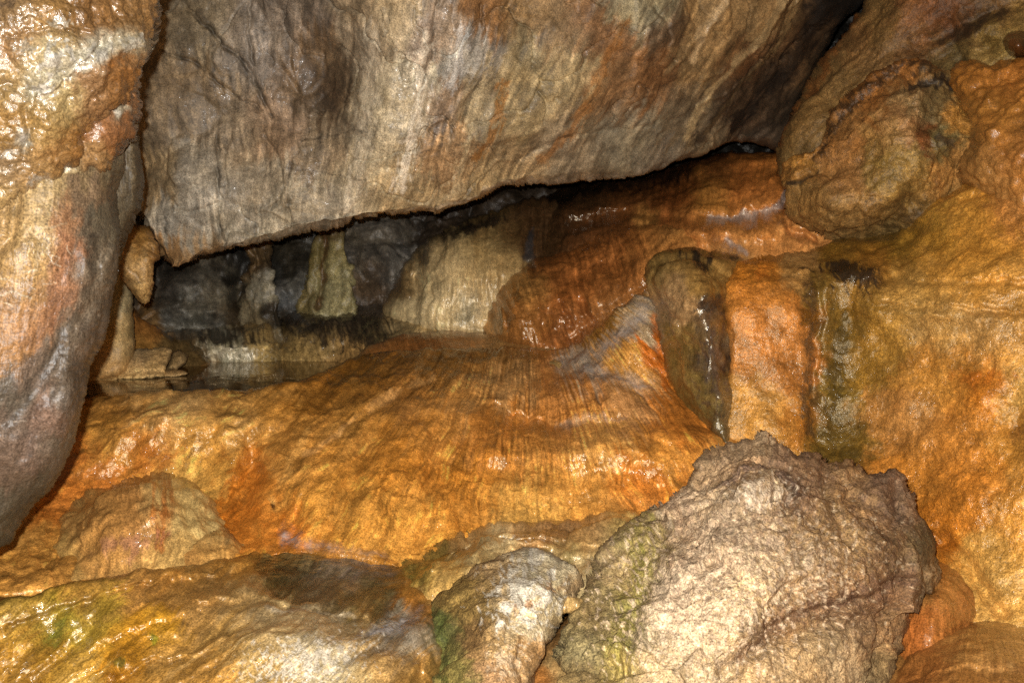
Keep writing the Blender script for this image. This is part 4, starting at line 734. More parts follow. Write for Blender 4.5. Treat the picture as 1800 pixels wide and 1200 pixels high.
# ledge behind the small boulder
o = relief('wet_ledge', [(682, 1030), (690, 995), (715, 962), (750, 935), (800, 920), (870, 914), (960, 908), (1060, 900), (1130, 905), (1140, 980), (1050, 1060), (900, 1090), (790, 1110), (735, 1100), (700, 1070)],
  [(690, 1030, 2.85), (700, 980, 3.05), (750, 937, 3.2), (870, 916, 3.2), (1000, 905, 3.25), (1120, 905, 3.22), (800, 960, 3.0), (770, 1000, 2.82), (740, 1080, 2.62), (900, 960, 3.02), (1050, 960, 3.02), (1000, 1010, 2.75), (880, 1020, 2.7), (800, 1100, 2.5), (1100, 1000, 2.85)],
  M['flow'], R=18, roll=.09, seed=24, flow=lean(-.5), edge=(2, 26), skirt=(0, .25, 0),
  lines=[([(765, 985), (790, 955), (830, 940), (900, 935), (980, 940)], 12, .05, 's'), ([(760, 1000), (775, 970), (800, 948)], 7, -.03), ([(860, 985), (900, 970), (960, 975), (1020, 990)], 12, .05), ([(950, 960), (1000, 945), (1060, 950)], 10, .03, 's')],
  bumps=[(820, 978, 40, 22, -25, .06), (930, 950, 34, 14, 0, .05), (880, 925, 30, 8, 0, .04), (800, 990, 20, 14, -30, -.03), (1010, 955, 30, 14, 0, .04), (720, 1010, 20, 50, 30, .03), (1050, 920, 40, 14, 0, .03)],
  disp=[('fbm', .18, .022, 4), ('flow', 8, 50, .007, 3), ('ridge', .09, .01, 3), ('facet', .2, .06), ('plate', .07, .010), ('cell', .022, .004)],
  base='#a8834c', cols=[(730, 1000, 40, '#806a2a'), (760, 950, 40, '#85622c'), (700, 1040, 30, '#8a5c22'), (820, 930, 40, '#8f6a3c'), (840, 960, 30, '#a89060'), (880, 940, 30, '#c4a878'), (800, 975, 20, '#7d6c46'), (780, 1010, 30, '#b08844'), (950, 930, 50, '#a98050'), (1000, 960, 30, '#a89056'), (1040, 930, 40, '#a3743e'), (1060, 980, 40, '#b09a6a'), (980, 915, 40, '#8a5e34'), (1100, 940, 40, '#ab8c4c'), (750, 1070, 30, '#b58a50'), (1020, 990, 24, '#c9ad80')],
  stains_shade=[('b', (903, 942, 22, 10, 0), .6, '#f0e6d2', .8, .9, 9), ('b', (740, 985, 22, 60, 38), .8, '#55481a', .6, .9), ('b', (1055, 985, 30, 18, -20), .6, '#e0cba4', .6, 1., 9)], wet=.7, wets=[(903, 942, 40, 20, 0, .3), (1040, 980, 40, 30, 0, .3)], gain=1.45, tone=(.15, 20), mottle=.34, lscale=1.8)
tag(o, 'wet olive and tan rock ledge behind the small boulder', 'rock ledge')

# ------------------------------------------------------------------ right side
o = relief('sloping_rock', [(1545, -140), (1520, -10), (1492, 42), (1470, 75), (1432, 122), (1402, 170), (1378, 212), (1366, 250), (1362, 285), (1372, 320), (1390, 350), (1500, 420), (1700, 420), (2380, 240), (2380, -140)],
  [(1545, -140, 4.2), (1520, 0, 4.35), (1470, 80, 4.45), (1400, 180, 4.5), (1366, 270, 4.5), (1450, 230, 4.3), (1550, 80, 4.2), (1600, 0, 4.1), (1650, 80, 4.05), (1750, 60, 3.85), (1800, 0, 3.85), (1950, 0, 3.6), (1950, 320, 3.5), (2380, 0, 3.0), (2380, 240, 2.95), (1700, 400, 4.1), (1500, 420, 4.35)],
  M['felt'], R=34, roll=.28, seed=25, edge=(2.5, 16), flow=lean(-1.1), skirt=(.25, .9, 0),
  bumps=[(1700, 40, 120, 20, -22, -.05), (1740, 85, 22, 10, -15, -.07), (1700, 60, 80, 10, -25, .04), (1660, 90, 50, 30, 0, -.05)],
  disp=[('fbm', .25, .04, 4), ('facet', .3, .05), ('flow', 16, 120, .012, 3), ('fbm', .05, .008, 4), ('cell', .02, .004)],
  base='#7d5c30', cols=[(1500, 60, 40, '#7a5428'), (1550, 50, 50, '#80612f'), (1480, 130, 40, '#866534'), (1430, 200, 40, '#80602f'), (1390, 260, 30, '#7a5c2c'), (1540, 110, 40, '#7d5a2e'), (1600, 30, 40, '#7a4a20'), (1610, 80, 40, '#6d4a24'), (1660, 20, 40, '#6a3f1a'), (1700, 40, 30, '#4a3620'), (1760, 10, 40, '#6a4a22'), (1670, 90, 30, '#635028'), (1750, 60, 30, '#83682a'), (1790, 30, 30, '#8a6a2c'), (1720, 85, 25, '#8f7034')],
  stains_shade=[('l', ([(1650, 70), (1700, 45), (1770, 20)], 16), .9, '#2c2014', .75, .9), ('l', ([(1500, 30), (1470, 80), (1400, 180), (1372, 250)], 9), .8, '#8a4e1c', .6, .7), ('l', ([(1600, 60), (1590, 90)], 20), .9, '#4e3218', .4, .8)], wet=.25, gain=.75, mottle=.26, warp=(20, 30), sat=.85)
tag(o, 'sloping olive brown rock face in the upper right corner', 'rock face')

o = relief('brown_boulder', [(1378, 335), (1374, 300), (1395, 268), (1425, 262), (1440, 240), (1450, 210), (1470, 190), (1505, 160), (1530, 130), (1565, 105), (1595, 90), (1625, 100), (1650, 122), (1685, 130), (1715, 150), (1740, 220), (1745, 320), (1700, 420), (1600, 460), (1500, 440), (1440, 425), (1400, 400), (1385, 370)],
  [(1378, 330, 4.28), (1395, 270, 4.28), (1450, 210, 4.23), (1500, 165, 4.18), (1560, 110, 4.13), (1620, 100, 4.03), (1700, 140, 4.0), (1740, 220, 3.95), (1550, 220, 3.86), (1620, 260, 3.73), (1480, 300, 3.98), (1450, 380, 3.93), (1580, 350, 3.78), (1700, 330, 3.95), (1600, 450, 4.2), (1500, 440, 4.3), (1420, 400, 4.15)],
  M['felt'], R=14, roll=.06, seed=26, edge=(4, 30), lscale=.7, back=.5,
  bumps=[(1600, 165, 30, 16, 25, .06), (1590, 205, 50, 30, -30, .05), (1655, 250, 26, 24, 0, .06), (1640, 220, 40, 14, 0, -.05), (1520, 150, 40, 14, -40, .04), (1570, 135, 30, 16, -30, -.04), (1480, 260, 40, 30, 0, .03), (1630, 300, 40, 40, 0, -.04), (1600, 360, 25, 22, 0, -.08), (1480, 340, 60, 30, 0, .05), (1410, 275, 20, 14, 0, .04), (1395, 310, 14, 20, 0, .05), (1530, 370, 50, 20, 0, .04)],
  lines=[([(1455, 205), (1500, 172), (1540, 135), (1590, 105), (1640, 135)], 10, -.04), ([(1390, 322), (1415, 305), (1440, 300)], 6, .05), ([(1530, 200), (1570, 170), (1610, 140), (1660, 150), (1700, 170)], 12, .05, 's'), ([(1400, 290), (1425, 280), (1445, 255)], 6, .04), ([(1550, 280), (1600, 300), (1640, 330)], 10, .03, 's'), ([(1400, 380), (1480, 370), (1560, 400)], 10, .03, 's')],
  disp=[('fbm', .22, .05, 4), ('facet', .22, .02), ('plate', .16, .026), ('plate', .06, .010), ('fbm', .03, .008, 3)],
  base='#86602e', cols=[(1470, 240, 40, '#82592a'), (1520, 170, 30, '#835420'), (1590, 120, 30, '#8a5a24'), (1600, 170, 30, '#8c7048'), (1585, 210, 30, '#a07648'), (1560, 240, 30, '#94703c'), (1640, 180, 30, '#6a5836'), (1660, 250, 24, '#77683f'), (1625, 240, 16, '#6a3a14'), (1560, 290, 40, '#7a612c'), (1480, 300, 40, '#8a6030'), (1410, 275, 20, '#a8762c'), (1400, 300, 20, '#94662a'), (1430, 350, 40, '#83602f'), (1500, 380, 40, '#876636'), (1600, 330, 40, '#8a6c34'), (1600, 370, 24, '#4a341a'), (1650, 330, 30, '#a87838'), (1700, 200, 30, '#b07a2c'), (1720, 300, 40, '#b27d3a'), (1560, 420, 40, '#6a522a'), (1660, 400, 30, '#8a6a34')],
  stains_shade=[('l', ([(1446, 268), (1456, 222), (1482, 194), (1528, 158), (1568, 122), (1602, 104), (1636, 124)], 11), .7, '#241e18', .75, 1.0, 14), ('l', ([(1600, 150), (1640, 142), (1680, 152), (1708, 172)], 12), .5, '#241d18', .9, .7, 12), ('l', ([(1395, 325), (1432, 302)], 6), .7, '#2c2620', .85, .4), ('b', (1665, 250, 26, 18, 0), .7, '#4a4238', .7, .7), ('l', ([(1625, 235), (1640, 300), (1650, 330)], 9), .9, '#603414', .5, .8)],
  wet=.4, wets=[(1660, 255, 30, 20, 0, .5), (1440, 250, 20, 30, 0, .5), (1500, 160, 60, 20, -40, .4)], gain=.9, mottle=.28, warp=(18, 26))
tag(o, 'lumpy brown boulder with a black rim high on the wall', 'boulder')

# golden wall with its curtains
o = relief('flowstone_wall', [(1280, 470), (1330, 452), (1400, 440), (1460, 425), (1530, 410), (1580, 400), (1600, 372), (1640, 345), (1690, 325), (1760, 315), (2380, 240), (2380, 1400), (1500, 1400), (1330, 1000), (1260, 820), (1270, 640)],
  [(1280, 480, 3.88), (1280, 780, 3.66), (1350, 455, 3.95), (1360, 500, 3.78), (1370, 620, 3.70), (1370, 760, 3.6), (1440, 440, 4.05), (1440, 480, 3.82), (1440, 600, 3.74), (1440, 760, 3.66), (1500, 420, 4.1), (1500, 490, 3.80), (1500, 560, 3.78), (1490, 700, 3.66), (1560, 520, 3.62), (1560, 640, 3.62), (1560, 780, 3.5), (1600, 400, 3.9), (1650, 350, 3.8), (1650, 480, 3.5), (1650, 620, 3.4), (1650, 800, 3.25), (1700, 320, 3.72), (1800, 320, 3.5), (1800, 480, 3.22), (1800, 650, 3.08), (1800, 850, 2.9), (1700, 950, 2.98), (1800, 1080, 2.72), (1980, 300, 3.2), (1980, 700, 2.75), (1980, 1330, 2.3), (2380, 240, 2.7), (2380, 700, 2.3), (2380, 1400, 1.95), (1600, 1000, 3.1), (1600, 1330, 2.5), (1300, 900, 3.5)],
  M['pitted'], step=2.2, R=22, roll=.12, seed=27, flow=lean(.03), edge=(3, 22), wob=20,
  bumps=[(1480, 640, 40, 150, 0, -.03), (1430, 620, 14, 160, 0, -.02), (1530, 560, 30, 60, 20, .05), (1500, 485, 40, 20, -10, .05), (1640, 545, 90, 20, 5, .04), (1720, 700, 40, 60, 0, .04), (1740, 450, 60, 60, 0, .04), (1600, 690, 30, 90, 0, .03), (1790, 750, 30, 30, 0, -.05), (1700, 880, 60, 50, 0, .04), (1660, 400, 30, 40, 0, .04)],
  lines=[([(1330, 462), (1400, 470), (1440, 465)], 9, .04, 's'), ([(1540, 535), (1600, 540), (1700, 548), (1800, 552)], 7, .025), ([(1575, 490), (1650, 500), (1800, 500)], 7, .02), ([(1440, 470), (1435, 560), (1430, 700)], 8, .03), ([(1600, 400), (1590, 440), (1570, 490)], 16, .06), ([(1690, 350), (1740, 335), (1790, 345)], 8, .03), ([(1640, 940), (1700, 990), (1760, 1080)], 14, .05)],
  disp=[('fbm', .35, .035, 3), ('fbm', .12, .020, 4), ('fbm', .05, .008, 3), ('fbm', .025, .005, 3)],
  base='#b58243', cols=[(1340, 480, 30, '#b07430'), (1400, 470, 30, '#a38050'), (1345, 520, 30, '#b87a3a'), (1350, 600, 40, '#b47a42'), (1390, 650, 40, '#a66e38'), (1350, 720, 40, '#b98a4a'), (1400, 740, 30, '#ad7434'), (1440, 500, 18, '#705a2c'), (1430, 560, 16, '#6f4c20'), (1430, 700, 16, '#5f4a2c'), (1480, 580, 30, '#6d5626'), (1480, 680, 30, '#6d5a26'), (1470, 760, 40, '#5f4c20'), (1530, 560, 30, '#84642c'), (1520, 650, 30, '#896a30'), (1540, 720, 30, '#a47640'), (1560, 600, 30, '#a5803e'), (1500, 430, 40, '#7a5c28'), (1540, 460, 30, '#8a6430'), (1580, 440, 30, '#8a6a2c'), (1560, 400, 30, '#6d5424'), (1640, 400, 40, '#a88038'), (1700, 380, 40, '#b98a42'), (1780, 360, 40, '#b07e48'), (1700, 460, 60, '#b78740'), (1780, 500, 50, '#bb8c48'), (1620, 520, 50, '#b08a4c'), (1660, 570, 50, '#ad8e5c'), (1740, 590, 50, '#a9824c'), (1650, 660, 50, '#b4803c'), (1730, 680, 40, '#b5742e'), (1800, 680, 40, '#bb9656'), (1600, 740, 40, '#b8844a'), (1680, 760, 50, '#b57c3c'), (1780, 780, 40, '#a5793c'), (1600, 830, 40, '#b47a38'), (1700, 860, 60, '#b87a36'), (1790, 900, 50, '#bd8a46'), (1650, 930, 40, '#b8742e'), (1740, 980, 50, '#c59a56'), (1800, 1050, 40, '#cba05c')],
  stains_shade=[('b', (1500, 485, 45, 24, 8), .5, '#1f1b17', .95, .9, 13), ('b', (1470, 468, 28, 12, 0), .5, '#1c1815', .95, .6, 10), ('b', (1530, 500, 30, 16, -25), .6, '#2a2019', .8, .8, 10), ('l', ([(1425, 490), (1425, 560), (1420, 640), (1412, 700), (1425, 760)], 10), .8, '#3b2e22', .7, .9, 10), ('b', (1410, 463, 16, 6, 0), .6, '#2b2622', .8), ('l', ([(1480, 560), (1470, 650), (1460, 760)], 22), .9, '#3f3616', .8, .8), ('b', (1790, 760, 20, 24, 0), .8, '#6f4c24', .6, .8), ('b', (1340, 480, 24, 18, 0), .8, '#b56c24', .6, .6), ('b', (1720, 660, 60, 20, 0), .9, '#b0641e', .5, .9), ('b', (1480, 800, 60, 20, 0), .9, '#463a18', .75, .8)],
  smear=8, wet=.55, wets=[(1700, 450, 120, 80, 0, .15), (1420, 640, 30, 150, 0, .4), (1500, 490, 40, 30, 0, .3)], gain=1.25, sat=1.02, cast=(1.03, .97, .93), tone=(.03, 26), mottle=.36, warp=(16, 30))
tag(o, 'glittering golden flowstone wall along the right side of the cave', 'flowstone')

# knobbly orange growth
kn = relief('knobbly_flowstone', [(1672, 150), (1680, 120), (1700, 108), (1740, 100), (1790, 96), (2380, 0), (2380, 330), (1800, 380), (1740, 352), (1700, 330), (1690, 290), (1712, 250), (1705, 200)],
  [(1672, 140, 3.9), (1700, 110, 3.9), (1790, 100, 3.75), (1740, 200, 3.62), (1720, 300, 3.6), (1800, 220, 3.45), (1800, 340, 3.4), (1960, 60, 3.4), (1980, 340, 3.05), (2380, 0, 2.8), (2380, 330, 2.6), (1700, 330, 3.75)],
  M['crust'], R=30, roll=.16, seed=28, edge=(3, 14), skirt=(0, .4, 0),
  bumps=[(1755, 130, 16, 14, 0, .04), (1720, 120, 14, 10, 0, .03), (1780, 180, 16, 16, 0, .04), (1745, 230, 14, 14, 0, .03), (1735, 175, 10, 8, 0, .03)],
  disp=[('fbm', .15, .03, 4), ('cell', .07, .018), ('cell', .04, .014), ('fbm', .03, .005, 3)],
  base='#b8741f', cols=[(1720, 130, 30, '#b5741f'), (1770, 140, 30, '#b87420'), (1750, 220, 40, '#b37624'), (1720, 260, 30, '#b07c3a'), (1780, 280, 40, '#b8782e'), (1740, 320, 40, '#ba8440'), (1790, 230, 20, '#83561c')], wet=.7, gain=.85, mottle=.22)
tag(kn, 'knobbly bright orange flowstone growth near the upper right corner', 'flowstone')
o = relief('glossy_rock', [(1763, 78), (1768, 62), (1785, 54), (1806, 56), (1818, 75), (1812, 95), (1795, 104), (1778, 98)],
  [(1763, 78, 3.72), (1790, 56, 3.72), (1790, 80, 3.62), (1815, 80, 3.7), (1790, 102, 3.7)], M['crust'], R=24, roll=.12, seed=29, back=.1, edge=(1.5, 12),
  disp=[('fbm', .06, .006, 3), ('cell', .05, .008)], base='#4a2c14', cols=[(1780, 72, 14, '#6a3e14'), (1790, 90, 16, '#3a2414')], wet=.9, gain=.6)
tag(o, 'glossy dark brown rock knob above the orange growth', 'rock')

# rounded olive pillar of rock
o = relief('olive_rock', [(1136, 490), (1140, 462), (1160, 444), (1190, 435), (1220, 434), (1260, 441), (1298, 456), (1316, 480), (1322, 540), (1322, 620), (1310, 690), (1300, 750), (1295, 800), (1265, 790), (1225, 745), (1195, 705), (1175, 660), (1166, 610), (1160, 560), (1150, 535), (1140, 515)],
  [(1136, 490, 4.0), (1160, 446, 4.05), (1220, 436, 4.05), (1300, 458, 4.0), (1310, 520, 3.98), (1220, 500, 3.7), (1260, 600, 3.68), (1270, 700, 3.62), (1285, 780, 3.6), (1180, 560, 3.85), (1190, 660, 3.85), (1225, 740, 3.75), (1320, 600, 4.0), (1318, 700, 3.9)],
  M['flow'], R=26, roll=.2, seed=30, back=.5, edge=(2, 22),
  lines=[([(1145, 525), (1170, 540), (1200, 560), (1225, 600)], 16, .05, 's'), ([(1180, 520), (1225, 530), (1260, 525)], 7, .03, 's')],
  bumps=[(1245, 525, 30, 14, 0, .03), (1215, 470, 40, 22, 0, .03), (1305, 530, 8, 60, 0, .03), (1260, 640, 30, 80, 0, .03)],
  disp=[('fbm', .16, .02, 4), ('cell', .05, .010), ('facet', .2, .04), ('fbm', .05, .012, 3), ('ridge', .08, .008, 3), ('fbm', .03, .004, 3)], flow=lean(-.12),
  base='#77592c', cols=[(1170, 470, 30, '#7d6232'), (1220, 480, 30, '#83632e'), (1270, 490, 30, '#84622c'), (1180, 510, 24, '#917350'), (1200, 540, 20, '#8a6c48'), (1250, 550, 20, '#4a3826'), (1290, 560, 20, '#7a5624'), (1185, 620, 30, '#6d5526'), (1190, 680, 30, '#705a2a'), (1240, 620, 24, '#5a4832'), (1265, 680, 26, '#5f4a28'), (1290, 640, 20, '#6f5026'), (1270, 750, 24, '#54452a'), (1230, 720, 24, '#66562c')],
  stains_shade=[('b', (1225, 446, 28, 9, 12), .5, '#1d1915', .95, .9, 12), ('b', (1236, 460, 14, 12, 0), .5, '#211c17', .9, .7, 10), ('b', (1240, 538, 30, 16, 8), .6, '#2a231e', .9, .9, 12), ('b', (1266, 525, 8, 14, 0), .6, '#2a231e', .8, .5), ('b', (1310, 545, 11, 32, 0), .6, '#221d19', .9, .7, 12), ('b', (1290, 455, 14, 6, 15), .6, '#2a2420', .8), ('b', (1260, 640, 36, 90, 5), .9, '#3c3230', .65, 1.0, 9), ('b', (1285, 610, 20, 40, 0), .9, '#33291f', .6, .9)],
  wet=.6, wets=[(1250, 600, 45, 120, 0, .5), (1280, 740, 20, 40, 0, .4)], gain=.9, mottle=.26)
tag(o, 'rounded olive rock with black patches between cascade and golden wall', 'rock')

# lower right mounds
o = relief('orange_mound', [(1540, 1150), (1560, 1060), (1590, 1010), (1620, 985), (1660, 985), (1700, 1010), (1730, 1050), (1745, 1085), (1720, 1110), (1700, 1200), (1560, 1220)],
  [(1550, 1150, 2.75), (1600, 1000, 2.98), (1650, 988, 2.98), (1740, 1080, 2.85), (1650, 1050, 2.72), (1640, 1120, 2.62), (1700, 1110, 2.72), (1620, 1200, 2.55)], M['flow'], R=40, roll=.12, seed=31, flow=fan(1640, 850, 300), edge=(1.5, 30), skirt=(0, .3, 0),
  wob=12, disp=[('fbm', .12, .015, 3), ('fbm', .2, .015, 3), ('flow', 8, 70, .006, 3), ('fbm', .03, .004, 3)], base='#b5732c', cols=[(1650, 1030, 40, '#bd7f38'), (1700, 1060, 30, '#b07030'), (1620, 1100, 40, '#b3641c'), (1660, 1110, 30, '#b5702a')], wet=.7, gain=1.1, smear=14)
tag(o, 'orange flowstone mound behind the right end of the big boulder', 'flowstone')
o = relief('orange_mound', [(1530, 1260), (1560, 1180), (1600, 1140), (1660, 1110), (1710, 1093), (1760, 1090), (1810, 1100), (2200, 1190), (2200, 1330), (1530, 1330)],
  [(1560, 1190, 2.6), (1650, 1115, 2.66), (1740, 1092, 2.68), (1830, 1110, 2.58), (1700, 1160, 2.42), (1700, 1250, 2.2), (1560, 1260, 2.35), (1950, 1150, 2.4), (2200, 1200, 2.1), (1950, 1330, 2.0)], M['flow'], R=40, roll=.12, seed=32, flow=fan(1740, 900, 350), edge=(1.5, 30), skirt=(0, .3, 0),
  wob=12, disp=[('fbm', .12, .02, 3), ('fbm', .25, .02, 3), ('flow', 9, 80, .006, 3), ('fbm', .03, .004, 3)], lines=[([(1620, 1185), (1700, 1165), (1760, 1170)], 10, .02, 's')], base='#bd8540', cols=[(1720, 1120, 50, '#c08a42'), (1620, 1160, 40, '#b5702a'), (1760, 1140, 40, '#b98a4c'), (1700, 1190, 50, '#b07430'), (1790, 1190, 40, '#a06c34')], wet=.6, gain=1.3, smear=14)
tag(o, 'tan flowstone mound in the lower right corner', 'flowstone')

# flowstone tongue between the boulders
o = relief('flowstone_tongue', [(900, 1260), (930, 1180), (960, 1120), (985, 1095), (1005, 1075), (1040, 1070), (1080, 1080), (1060, 1150), (1050, 1260)],
  [(920, 1250, 2.2), (960, 1130, 2.52), (1010, 1075, 2.7), (1040, 1120, 2.56), (1000, 1200, 2.3)], M['flow'], R=20, roll=.08, seed=33, flow=lean(-.5), edge=(2, 20), skirt=(0, .25, 0),
  disp=[('fbm', .15, .015, 4), ('flow', 10, 60, .008, 3), ('fbm', .04, .005, 3)], base='#b07a3a', cols=[(970, 1130, 30, '#a0703a'), (985, 1170, 24, '#d8b070'), (960, 1190, 20, '#c07a30'), (1010, 1070, 24, '#a8763c'), (1020, 1150, 30, '#9a7844')], wet=.7, gain=1.15)
tag(o, 'narrow orange flowstone tongue running down between the two boulders', 'flowstone')

# small boulder
o = relief('small_boulder', [(730, 1260), (736, 1190), (738, 1130), (748, 1082), (776, 1038), (822, 1000), (868, 976), (912, 966), (964, 972), (1008, 992), (1019, 1020), (1014, 1052), (996, 1078), (978, 1112), (960, 1150), (940, 1190), (925, 1260)],
  [(757, 1180, 2.35), (770, 1090, 2.52), (830, 1015, 2.62), (912, 980, 2.7), (1008, 995, 2.66), (1010, 1050, 2.52), (870, 1080, 2.34), (930, 1040, 2.42), (960, 1120, 2.36), (880, 1180, 2.16), (850, 1250, 2.05), (940, 1190, 2.26)],
  M['boulder'], R=26, roll=.12, seed=34, back=.4, edge=(2, 18),
  lines=[([(915, 1120), (908, 1170), (925, 1230)], 5, .03), ([(800, 1045), (840, 1080), (850, 1120)], 10, .02, 's'), ([(780, 1100), (770, 1160), (790, 1220)], 9, .02)],
  bumps=[(930, 1020, 60, 30, -15, .03), (870, 1100, 40, 60, 0, .02)], disp=[('fbm', .16, .014, 3), ('plate', .16, .022), ('plate', .05, .008), ('fbm', .025, .003, 3)],
  base='#b08a58', cols=[(940, 1010, 40, '#d6c6a8'), (960, 1040, 30, '#d2b98c'), (900, 1060, 30, '#cfb084'), (880, 1010, 30, '#b59468'), (920, 1095, 30, '#d2bc98'), (860, 1050, 30, '#9a7a44'), (820, 1060, 30, '#94763a'), (780, 1100, 20, '#6d6a34'), (790, 1150, 24, '#847a3c'), (830, 1120, 30, '#987444'), (880, 1130, 30, '#b5905c'), (870, 1180, 30, '#b5885a'), (930, 1150, 24, '#a87c48'), (810, 1190, 24, '#8a7a3c'), (920, 1190, 24, '#b08a5c'), (1005, 1030, 14, '#b09068')],
  stains_shade=[('b', (925, 1045, 60, 55, -20), .5, '#e6dcc6', .85, 1.1, 16), ('b', (930, 1060, 22, 10, -20), .6, '#a86c30', .7, .8, 10), ('b', (970, 1030, 18, 8, 0), .6, '#ab7434', .6, .8, 10), ('l', ([(775, 1090), (768, 1150), (785, 1200)], 14), .8, '#4f5a26', .6, .8), ('b', (890, 1160, 30, 30, 0), .7, '#dcc4a0', .6, 1., 12)], wet=.4, gain=1.3, mottle=.26, warp=(14, 22))
tag(o, 'smaller boulder with a white crusted top beside the big boulder', 'boulder')

